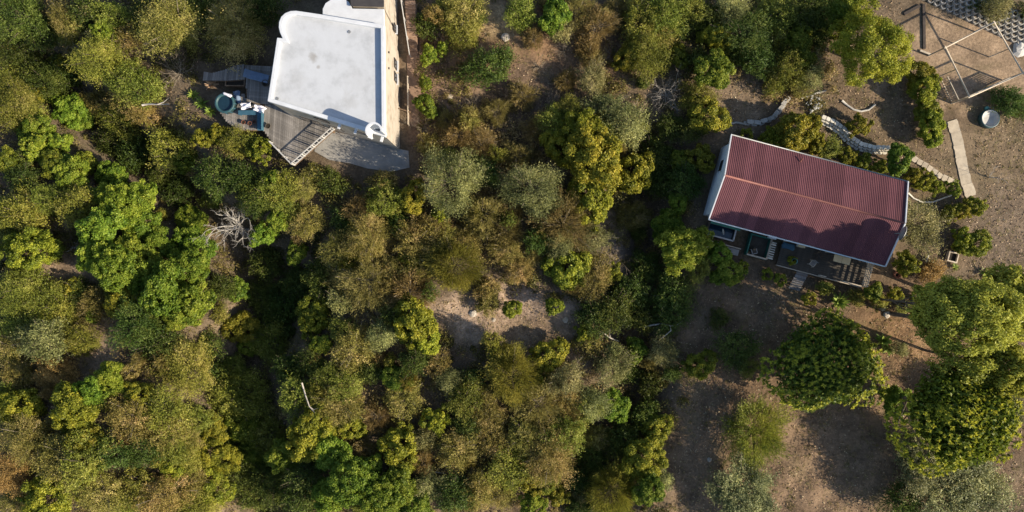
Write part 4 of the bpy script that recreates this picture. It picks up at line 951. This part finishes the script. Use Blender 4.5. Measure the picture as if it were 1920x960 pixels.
b = MB(); b.tube([(.1, .3, .57), (.2, .05, .58), (.3, -.2, .57)], [.03, .09, .05], 8); b.build('float_hose', 'block_pale', t, True)
t2, w, h = basin('sunken_courtyard', 'dark sunken courtyard with pale rim beside the veranda', 'courtyard', [(1408, 436), (1447, 448), (1439, 488), (1401, 477)], .7, 'pale_timber', 'green_wall', 'dark_tile', .1)
def garden_chair(px, py, z, turn, label, frame, seat):
    t = rthing('garden_chair', label, 'chair', px, py, z); t.rotation_euler = (0, 0, RA+turn)
    for a, e in (((-.22, -.22), (.22, -.22)), ((.22, -.22), (.22, .22)), ((.22, .22), (-.22, .22)), ((-.22, .22), (-.22, -.22))):
        b = MB(); b.tube([(*a, .45), (*e, .45)], .028, 6); b.build('seat_frame', frame, t)
    b = MB(); b.box((0, 0, .44), (.2, .2, .015)); b.build('seat', seat, t)
    for sx in (-.22, .22):
        for sy in (-.22, .22): b = MB(); b.box((sx, sy, .22), (.018, .018, .22)); b.build('leg', frame, t)
    b = MB(); b.box((0, .23, .68), (.22, .02, .2)); b.build('backrest', seat, t)
garden_chair(1411, 471, .1, .5, 'white-framed square chair in the dark sunken courtyard', 'rail_white', 'dark_tile')
garden_chair(1532, 478, .6, 2.2, 'dark wooden chair turned towards the tan veranda table', 'brown_wood', 'dark_brown')
garden_chair(1520, 494, .6, -.4, 'pale timber chair at the veranda edge by the steps', 'pale_timber', 'weathered_wood')
cloth(1478, 462, .62, 1.1, .5, RA, 'blue_paint', 'floor_mat', 'dull blue mat on the veranda floor near the eave boxes', 'mat', 8, .02)
t = rthing('slatted_bench', 'narrow slatted bench along the courtyard edge', 'bench', 1445, 470, .7)
b = MB(); b.box((0, 0, 0), (.22, .04, .015)); me = b.mesh('slat', 'block_pale')
for k in range(8): link('slat', me, t, (0, -.7+.2*k, .35))
for s in (-.6, .6): b = MB(); b.box((0, s, .165), (.18, .03, .165)); b.build('leg', 'pale_timber', t)
for px, py, lab, w_ in ((1500, 459, 'cream cushion box under the eave of the veranda', .3), (1446, 443, 'pale grey box under the eave by the courtyard', .32)):
    t = rthing('storage_box', lab, 'box', px, py, .6)
    b = MB(); b.box((0, 0, .2), (w_, .22, .2)); b.build('body', 'block_pale', t, bevel=.02)
    b = MB(); b.box((0, 0, .425), (w_+.02, .24, .022)); b.build('lid', 'tan_board' if px == 1500 else 'house_wall', t, bevel=.01)
p = GP(1352, 466); t = thing('concrete_step', 'low concrete ledge below the splash pool', 'step', (p.x, p.y, 0), RA)
b = MB(); b.box((0, 0, .1), (1.5, .28, .2)); b.build('tread', 'concrete', t, bevel=.02); b = MB(); b.box((.1, .36, .2), (1.45, .05, .3)); b.build('back_kerb', 'pale_timber', t)
pot(1487, 490, .6, .24, 'teal pot with leafy plant on the veranda by the steps', 'teal_light'); plant(1486, 488, 9, 'yg', 1.5, 'leafy yellow-green plant in the teal veranda pot')
p = GP(1680, 515); t = thing('ring_planter', 'round terracotta ring planter beside the slatted balustrade', 'planter', p)
b = MB(); b.lathe([(.2, 0), (.32, .1), (.36, .25), (.26, .27), (.17, .2), (.15, .05), (.01, .04)], n=22); b.build('rim', 'terracotta', t, True); b = MB(); b.lathe([(.155, .1), (.15, .11), (.01, .112)], n=16); b.build('soil', 'black_soil', t)
# satellite dish on the gable end
p = P(1693, 437, 4.85); t = thing('satellite_dish', 'round grey satellite dish upright on the gable end of the maroon roof', 'dish', (p.x, p.y, 0))
hd = Vector((math.cos(SUN_AZ), math.sin(SUN_AZ), 0.12)).normalized(); sd_ = Vector((0, 0, 1)).cross(hd).normalized(); up_ = hd.cross(sd_)
b = MB(); N = 28
for sgn, off in ((1, 0), (-1, -.03)):
    b.v.append(tuple(Vector((0, 0, 4.85))+hd*(off-.13)))
    for r, dep in ((.3, -.10), (.58, 0)):
        b.v += [tuple(Vector((0, 0, 4.85))+hd*(dep+off)+(sd_*math.cos(2*math.pi*k/N)+up_*math.sin(2*math.pi*k/N))*r) for k in range(N)]
M_ = 1+2*N
for base in (0, M_):
    for k in range(N):
        j = (k+1) % N; f1 = (base, base+1+k, base+1+j); f2 = (base+1+k, base+1+N+k, base+1+N+j, base+1+j)
        b.f += [f1, f2]
for k in range(N): j = (k+1) % N; b.f.append((1+N+k, M_+1+N+k, M_+1+N+j, 1+N+j))
b.build('reflector', 'grey_metal', t, True)
b = MB(); b.tube([(-.1, 0, 2.0), (-.12, 0, 4.7), tuple(Vector((0, 0, 4.85))-hd*.14)], .04, 8); b.build('mast', 'grey_metal', t, True)
b = MB(); b.tube([tuple(Vector((0, 0, 4.35))+hd*.02), tuple(Vector((0, 0, 4.6))+hd*.55)], .018, 6); b.build('feed_arm', 'grey_metal', t)

# ------------------------------------------------------------------ garden walls, paths, tank, pergola
def hollow_block(R, r, h):
    b = MB(); n = 10; o = [(R*math.cos(2*math.pi*k/n), R*math.sin(2*math.pi*k/n)) for k in range(n)]; i = [(r*math.cos(2*math.pi*k/n), r*math.sin(2*math.pi*k/n)) for k in range(n)]
    b.ring(o, i, 0, h); return b
(ax, ay), (bx, by) = WALL_LINE; dW = Vector((bx-ax, by-ay, 0)); LW = dW.length; dW.normalize(); nW = Vector((dW.y, -dW.x, 0))
t = thing('retaining_wall', 'stepped retaining wall of hollow round concrete blocks above the gravel yard', 'wall', (ax, ay, 0))
hb = hollow_block(.30, .21, .27).mesh('block', 'block_grey'); so = MB(); so.lathe([(.215, .02), (.215, .17), (.01, .18)], n=10); sm = so.mesh('soil', 'black_soil')
so = MB(); so.lathe([(.215, .02), (.215, .22), (.01, .235)], n=10); surf('fill_soil', (.24, .19, .135), (.15, .12, .085), 6, .95, .4); sm2 = so.mesh('soil', 'fill_soil')
for row in range(6):
    for k in range(int(LW/.62)):
        q = dW*(.62*k+.31*(row % 2)+.2)+nW*(.25*(5-row)-.45)+Vector((0, 0, -.05+.255*row))
        o = link('block', hb, t, q, (0, 0, rnd.uniform(0, 3)))
        link('soil', sm if row == 5 else sm2, o)
def block_wall(label, pts, spacing, half, rows, mat, off=.2, dz=0, name='garden_wall', bname='block'):
    q = [P(a, e) for a, e in pts]; c = q[len(q)//2]; t = thing(name, label, 'wall' if 'wall' in name else 'steps', (c.x, c.y, 0))
    b = MB(); hw, hd_, hh = half; o8 = [(-hw, -hd_*.6), (-hw*.6, -hd_), (hw*.6, -hd_), (hw, -hd_*.6), (hw, hd_), (-hw, hd_)]
    b.prism(o8, -hh, hh); me = b.mesh(bname, mat)
    for r in range(rows):
        s = spacing*(.5 if r % 2 else .15); 
        for a, e in zip(q[:-1], q[1:]):
            L = (e-a).length; d = (e-a)/L; n = Vector((d.y, -d.x, 0))
            while s < L:
                link(bname, me, t, a+d*s-n*off*(r-rows/2)-c+Vector((0, 0, hh*.7+2*hh*r+dz)), (rnd.uniform(-.05, .05), rnd.uniform(-.05, .05), math.atan2(d.y, d.x)+rnd.uniform(-.12, .12)), (1, rnd.uniform(.9, 1.1), 1))
                s += spacing
            s -= L
block_wall('low curved wall of pale concrete blocks behind the maroon-roofed house', [(1537, 224), (1556, 232), (1575, 245), (1590, 262), (1608, 274), (1632, 280), (1662, 281)], .40, (.18, .17, .12), 3, 'block_pale', .17)
block_wall('row of pale tan stepping blocks beside the yellow hedge', [(1712, 298), (1738, 314), (1760, 330), (1792, 345)], .52, (.235, .25, .1), 1, 'slab', 0, 0, 'stepping_blocks')
block_wall('short rough wall of grey slabs edging the bare bed', [(1398, 229), (1420, 231), (1446, 222), (1462, 203), (1475, 184)], .62, (.29, .17, .1), 2, 'block_grey', .12)
def edging(pts, r, label, mat='block_grey', z=.08):
    q = [GP(a, e)+Vector((0, 0, z)) for a, e in pts]; b = MB(); b.tube(q, r, 7); o = b.build('garden_edging', mat, None, True); tag(o, label, 'edging')
edging([(1578, 189), (1588, 198), (1600, 206), (1614, 209), (1628, 206), (1640, 196)], .09, 'thin curved grey edging round the bare garden bed')
edging([(1500, 184), (1515, 181), (1532, 174), (1548, 170)], .09, 'short dark curved edging in the garden bed')
edging([(1702, 362), (1712, 372), (1728, 379), (1748, 379), (1772, 370), (1800, 361)], .07, 'looping grey edging at the gable end by the slab path', 'block_pale')
edging([(1366, 233), (1380, 230), (1396, 233)], .10, 'low grey kerb at the corner of the bare bed')
edging([(1733, 492), (1738, 474)], .07, 'pale straight post lying by the grey-green tree', 'block_pale', .3)
cl = [P(1784, 226), P(1791, 248), P(1797, 272), P(1801, 295), P(1806, 320), P(1812, 345), P(1820, 368)]
b = MB(); lft, rgt = [], []
for i, p in enumerate(cl):
    d = (cl[min(i+1, 6)]-cl[max(i-1, 0)]).normalized(); n = Vector((-d.y, d.x, 0)); lft.append(p+n*.47); rgt.append(p-n*.47)
b.prism([(v.x, v.y) for v in lft+rgt[::-1]], -.2, .03); pa = b.build('path_bed', 'concrete', None); pa['kind'] = 'structure'; pa.name = 'slab_path'
for i in range(6):
    A, B_, C_, D_ = lft[i].lerp(lft[i+1], .006), lft[i].lerp(lft[i+1], .994), rgt[i].lerp(rgt[i+1], .994), rgt[i].lerp(rgt[i+1], .006)
    def ragged(p, q, out):
        return [p.lerp(q, f)+out*rnd.uniform(-.07, .05) for f in (0, .2, .4, .6, .8, 1)]
    nn = (lft[i]-rgt[i]).normalized()
    b = MB(); b.prism([(v.x, v.y) for v in ragged(A, B_, nn)+ragged(C_, D_, -nn)], .034, .06+rnd.uniform(0, .02)); b.build('slab', 'slab', pa)
p = P(1857, 222, .45); t = thing('water_tank', 'open round water tank with teal side and pale stained basin', 'tank', (p.x, p.y, 0))
b = MB(); b.lathe([(.82, -.1), (.83, .45), (.80, .5), (.74, .5), (.70, .45), (.66, .22), (.3, .16), (.01, .15)], n=36); tk = b.mesh('side_wall', 'teal_plastic', True)
tk.materials.append(MATS['basin'])
for pol in tk.polygons:
    if max(math.hypot(*tk.vertices[v].co[:2]) for v in pol.vertices) < .755: pol.material_index = 1
link('side_wall', tk, t)
b = MB(); b.lathe([(.845, .40), (.85, .46), (.84, .5)], n=36); 
p = P(1851, 203, .2); t = thing('pump', 'small teal pump with looped handle at the tank edge', 'pump', (p.x, p.y, 0))
b = MB(); b.lathe([(.16, 0), (.18, .25), (.12, .34), (.01, .36)], n=14); b.build('body', 'teal_light', t, True)
b = MB(); b.tube([(.1, 0, .3), (.25, .1, .45), (.4, 0, .45), (.42, -.15, .3)], .03, 7); b.build('handle', 'rail_white', t, True)
pg = thing('pergola_frame', 'open timber pole pergola frame with balustrade over the gravel yard', 'pergola', P(1830, 120))
def PG(px, py, z): p = P(px, py, z)-pg.location; return Vector((p.x, p.y, z))
H = 2.4; A, B, C, D = [PG(a, e, H) for a, e in ((1773, 89), (1864, 42), (1918, 137), (1818, 182))]
for a, e in ((A, B), (B, C), (C, D), (A, D)):
    d = (e-a).normalized()*.12; m = MB(); m.tube([a-d, e+d], .06, 8); m.build('beam', 'pale_timber', pg, True)
for p, r in ((A, .07), (B, .07), (C, .07), (D, .07), (B.lerp(C, .52), .055), (A.lerp(D, .44), .055)):
    m = MB(); m.tube([(p.x, p.y, -.3), (p.x, p.y, H-.03)], r, 8); m.build('post', 'pale_timber', pg, True)
for (a, e, n) in ((D, C, 24), (A.lerp(D, .5), D, 9)):
    for z in (.15, 1.05):
        m = MB(); m.bar((a.x, a.y, z), (e.x, e.y, z), .06, .08); m.build('rail', 'pale_timber', pg)
    m = MB(); m.box((0, 0, 0), (.025, .04, .44)); me = m.mesh('baluster', 'pale_timber')
    for k in range(n):
        q = a.lerp(e, (k+.5)/n); link('baluster', me, pg, (q.x, q.y, .6), (0, 0, math.atan2(e.y-a.y, e.x-a.x)))
for pts, lab in (([(1731, 8), (1732, 92)], 'long dark strip standing in for a beam shadow across the gravel yard'), ([(1694, 27), (1724, 11)], 'short dark strip standing in for a beam shadow in the gravel yard corner'), ([(1724, 95), (1745, 103)], 'pale plank end at the foot of the pergola post')):
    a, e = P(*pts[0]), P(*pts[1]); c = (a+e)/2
    m = MB(); m.bar(a-c+Vector((0, 0, .05)), e-c+Vector((0, 0, .05)), .26 if 'dark' in lab else .18, .14); o = m.build('yard_strip', 'dark_brown' if 'dark' in lab else 'pale_timber', None, bevel=.015); o.location = c; tag(o, lab, 'timber')  # dark strips stand in for beam shadows on the gravel; pale one is timber
def rock(px, py, r, label, mat='stone', seed=0, flat=.6):
    rng = random.Random(seed); p = GP(px, py); b = MB(); n = 9
    rings = [(0, 1.0), (.45, .95), (.8, .62), (.98, .2)]
    for zf, rf in rings:
        for k in range(n):
            a = 2*math.pi*k/n; rr = r*rf*rng.uniform(.78, 1.15); b.v.append((rr*math.cos(a), rr*math.sin(a), r*flat*zf*rng.uniform(.85, 1.1)-.05*r))
    for i in range(3):
        for k in range(n): b.f.append((i*n+k, i*n+(k+1) % n, (i+1)*n+(k+1) % n, (i+1)*n+k))
    b.f.append(tuple(3*n+k for k in range(n))); b.f.append(tuple(reversed(range(n))))
    o = b.build('boulder', mat, None); o.location = p; o.rotation_euler = (0, 0, rng.uniform(0, 6)); tag(o, label, 'rock')
rock(1912, 92, .75, 'pale grey boulder below the block retaining wall', 'basin', 1, .5)
rock(843, 182, .32, 'pale round boulder on the bare slope by the stairway', 'slab', 2)
rock(948, 70, .4, 'grey boulder at the top of the bare brown slope', 'stone', 3)
rock(887, 588, .35, 'dark-sided boulder in the stony clearing', 'stone', 4); rock(925, 600, .2, 'pale boulder in the stony clearing', 'stone', 5); rock(1060, 600, .28, 'low pale boulder at the clearing end', 'slab', 6)
rock(1655, 577, .3, 'tan boulder on the bare mound by the veranda', 'slab', 7); rock(1662, 590, .35, 'brown boulder below the tan one on the bare mound', 'stone', 8); rock(835, 873, .16, 'small white stone among dry twigs', 'white_paint', 9); rock(1690, 780, .2, 'small grey stone between the tall trees', 'stone', 10); rock(1330, 862, .22, 'grey stone on the open dry lawn', 'stone', 11)
t = thing('wooden_box', 'low square wooden frame box beside the rust-orange bush', 'box', GP(1783, 482), -.25)
for (x, y, a, e) in ((0, .4, .45, .05), (0, -.4, .45, .05), (.4, 0, .05, .345), (-.4, 0, .05, .345)): m = MB(); m.box((x, y, .15), (a, e, .2)); m.build('side_board', 'pale_timber', t)
m = MB(); m.box((0, 0, .06), (.34, .34, .1)); m.build('soil', 'black_soil', t)
# white-flowering plant
rng = np.random.default_rng(5); MATS['petal'] = leaf_mat('petal', [(0, (.35, .33, .27)), (1, (.8, .78, .70)), (.5, (.55, .52, .44))])
p = GP(1532, 195, .4); n_ = 420; t = thing('flowering_plant', 'low plant covered in white flower heads above the curved block wall', 'plant', p)
c_ = rng.normal(size=(34, 3))*np.array([.42, .42, .1])+np.array([0, 0, .42]); i_ = rng.integers(0, 34, n_)
link('flowers', leaf_mesh('flowers', c_[i_]+rng.normal(size=(n_, 3))*.045, unit(rng.normal(size=(n_, 3))+np.array([0, 0, 1.2])), .09, .07, rng.uniform(0, 1, n_), 'petal', rng), t)
n_ = 700; link('foliage', leaf_mesh('foliage', rng.normal(size=(n_, 3))*np.array([.45, .45, .1])+np.array([0, 0, .2]), unit(rng.normal(size=(n_, 3))+np.array([0, 0, .6])), .18, .07, rng.uniform(.1, .7, n_), 'leaf_grey_green_tree', rng), t)

# ------------------------------------------------------------------ undergrowth, dry brush, litter (uncountable)
leaf_mat('leaf_under', [(0, (.038, .040, .010)), (1, (.25, .185, .085)), (.45, (.100, .090, .022)), (.75, (.17, .132, .048))], 0, 0)
leaf_mat('leaf_litter', [(0, (.07, .045, .025)), (1, (.40, .31, .20)), (.45, (.17, .115, .065)), (.75, (.27, .19, .115))], 0, 0, .1)
leaf_mat('grass_dry', [(0, (.075, .085, .02)), (1, (.34, .27, .14)), (.4, (.13, .125, .035)), (.75, (.24, .19, .09))], 0, 0, .2)
BLOCK = [[(488, 15), (775, -40), (790, 325), (560, 325), (485, 260)], [(372, 115), (520, 115), (520, 250), (400, 250), (372, 160)], [(1315, 240), (1725, 330), (1690, 560), (1310, 480)],
         [(1690, -40), (1960, -40), (1960, 165), (1800, 205), (1690, 120)], [(1765, 200), (1810, 200), (1840, 380), (1795, 380)]]
def px_of(x, y, z): k = FPX/(CAM_H-z); return 960+x*k, 480-y*k
def noise2(px, py, s=0):
    return np.sin(px*.021+s)*np.sin(py*.026+1.7*s)+.6*np.sin(px*.055+py*.031+s*2)+.4*np.sin(px*.09-py*.083+s)
def scatter(n, xr, yr, keep, rng):
    px = rng.uniform(*xr, n); py = rng.uniform(*yr, n); k = keep(px, py); px, py = px[k], py[k]
    ok = np.array([not any(inpoly(a, e, b_) for b_ in BLOCK) for a, e in zip(px, py)]); px, py = px[ok], py[ok]
    x = (px-960)*CAM_H/FPX; y = (480-py)*CAM_H/FPX
    return x, y, ground_z(x, y), px, py
def ellipse(px, py, cx, cy, rx, ry): return ((px-cx)/rx)**2+((py-cy)/ry)**2 < 1
def thicket(px, py):
    k = (px < 1270+25*np.sin(py*.02)) | ((py < 200) & (px < 1560))
    for e in ((960, 598, 150, 46), (195, 640, 26, 52), (110, 505, 50, 16), (920, 50, 36, 28), (1395, 190, 45, 45), (1000, 130, 130, 70)): k &= ~ellipse(px, py, *e)
    return k
rng = np.random.default_rng(21)
x, y, z, px, py = scatter(6200, (-80, 1600), (-60, 1020), lambda a, e: thicket(a, e) & (noise2(a, e) > -.75), rng)
m_ = len(x); per = 72; idx = np.repeat(np.arange(m_), per); N = len(idx)
cr = rng.uniform(.3, .85, m_); ch = cr*rng.uniform(.7, 1.5, m_); bank = ((px < 430) & (py > 550)) | ((px > 600) & (px < 1180) & (py > 230) & (py < 520)) | ((px > 600) & (px < 1180) & (py > 680)); ch = ch*np.where(bank, 1.4, 1.0); cr = cr*np.where(bank, 1.2, 1.0)
d = unit(rng.normal(size=(N, 3))); d[:, 2] = np.abs(d[:, 2])
pos = np.stack([x, y, z], 1)[idx]+d*np.stack([cr, cr, ch], 1)[idx]*(rng.uniform(.2, 1, N)**.5)[:, None]+np.array([0, 0, .04])
dry = np.clip(.38+.3*np.sin(px*.013+py*.008)+.25*((px > 830) & (py < 330))+.15*bank, .1, .85)
tone = dry[idx]+rng.normal(0, .16, m_)[idx]+rng.normal(0, .12, N)
me = leaf_mesh('undergrowth', pos, unit(d+.6*rng.normal(size=(N, 3))), rng.uniform(.12, .26, N), rng.uniform(.05, .11, N), tone, 'leaf_under', rng)
o = link('undergrowth', me); o['kind'] = 'stuff'; tag(o, 'low mixed undergrowth filling the gaps of the thicket', 'undergrowth')
# dry grass and weeds on the open ground
def openg(px, py): return ((px > 1240) & (noise2(px, py, 3) > -.55+.0*px)) | ellipse(px, py, 965, 592, 150, 60) | ellipse(px, py, 1000, 140, 190, 120)
x, y, z, px, py = scatter(9000, (800, 1990), (-60, 1010), openg, rng)
m_ = len(x); per = 12; idx = np.repeat(np.arange(m_), per); N = len(idx)
d = unit(rng.normal(size=(N, 3))*np.array([1, 1, .35])+np.array([0, 0, .55])); L = rng.uniform(.08, .24, N)
pos = np.stack([x, y, z], 1)[idx]+rng.normal(size=(N, 3))*np.array([.07, .07, 0])+d*L[:, None]*.5
tone = .55+rng.normal(0, .2, m_)[idx]+rng.normal(0, .1, N)
me = leaf_mesh('dry_grass', pos, unit(rng.normal(size=(N, 3))), L, .022, tone, 'grass_dry', rng, d)
o = link('dry_grass', me); o['kind'] = 'stuff'; tag(o, 'sparse dry grass tufts over the open ground', 'grass')
x, y, z, px, py = scatter(1500, (1230, 1960), (-20, 1000), lambda a, e: noise2(a, e, 9) > .15, rng)
m_ = len(x); per = 26; idx = np.repeat(np.arange(m_), per); N = len(idx); cr = rng.uniform(.06, .26, m_); d = unit(rng.normal(size=(N, 3))); d[:, 2] = np.abs(d[:, 2])
pos = np.stack([x, y, z], 1)[idx]+d*np.stack([cr, cr, cr*.6], 1)[idx]
me = leaf_mesh('weeds', pos, unit(d+.7*rng.normal(size=(N, 3))), rng.uniform(.05, .14, N), rng.uniform(.02, .06, N), .45+rng.normal(0, .22, m_)[idx]+rng.normal(0, .1, N), 'leaf_under', rng)
o = link('weeds', me); o['kind'] = 'stuff'; tag(o, 'small scattered weeds on the dry lawn and garden soil', 'weeds')
# fallen leaves, chips and pebbles
x, y, z, px, py = scatter(95000, (-40, 1960), (-40, 1000), lambda a, e: (noise2(a, e, 5) > -.9) & ((a > 1230) | ellipse(a, e, 965, 592, 170, 70) | ellipse(a, e, 1000, 140, 220, 150) | (rng.uniform(size=a.shape) < .35)), rng)
N = len(x); pos = np.stack([x, y, z+rng.uniform(.015, .06, N)], 1)
me = leaf_mesh('leaf_litter', pos, unit(rng.normal(size=(N, 3))*.55+np.array([0, 0, 1])), rng.uniform(.05, .22, N), rng.uniform(.03, .11, N), rng.beta(1.3, 1.7, N), 'leaf_litter', rng)
o = link('leaf_litter', me); o['kind'] = 'stuff'; tag(o, 'brown leaf litter and wood chips strewn over the soil', 'litter')
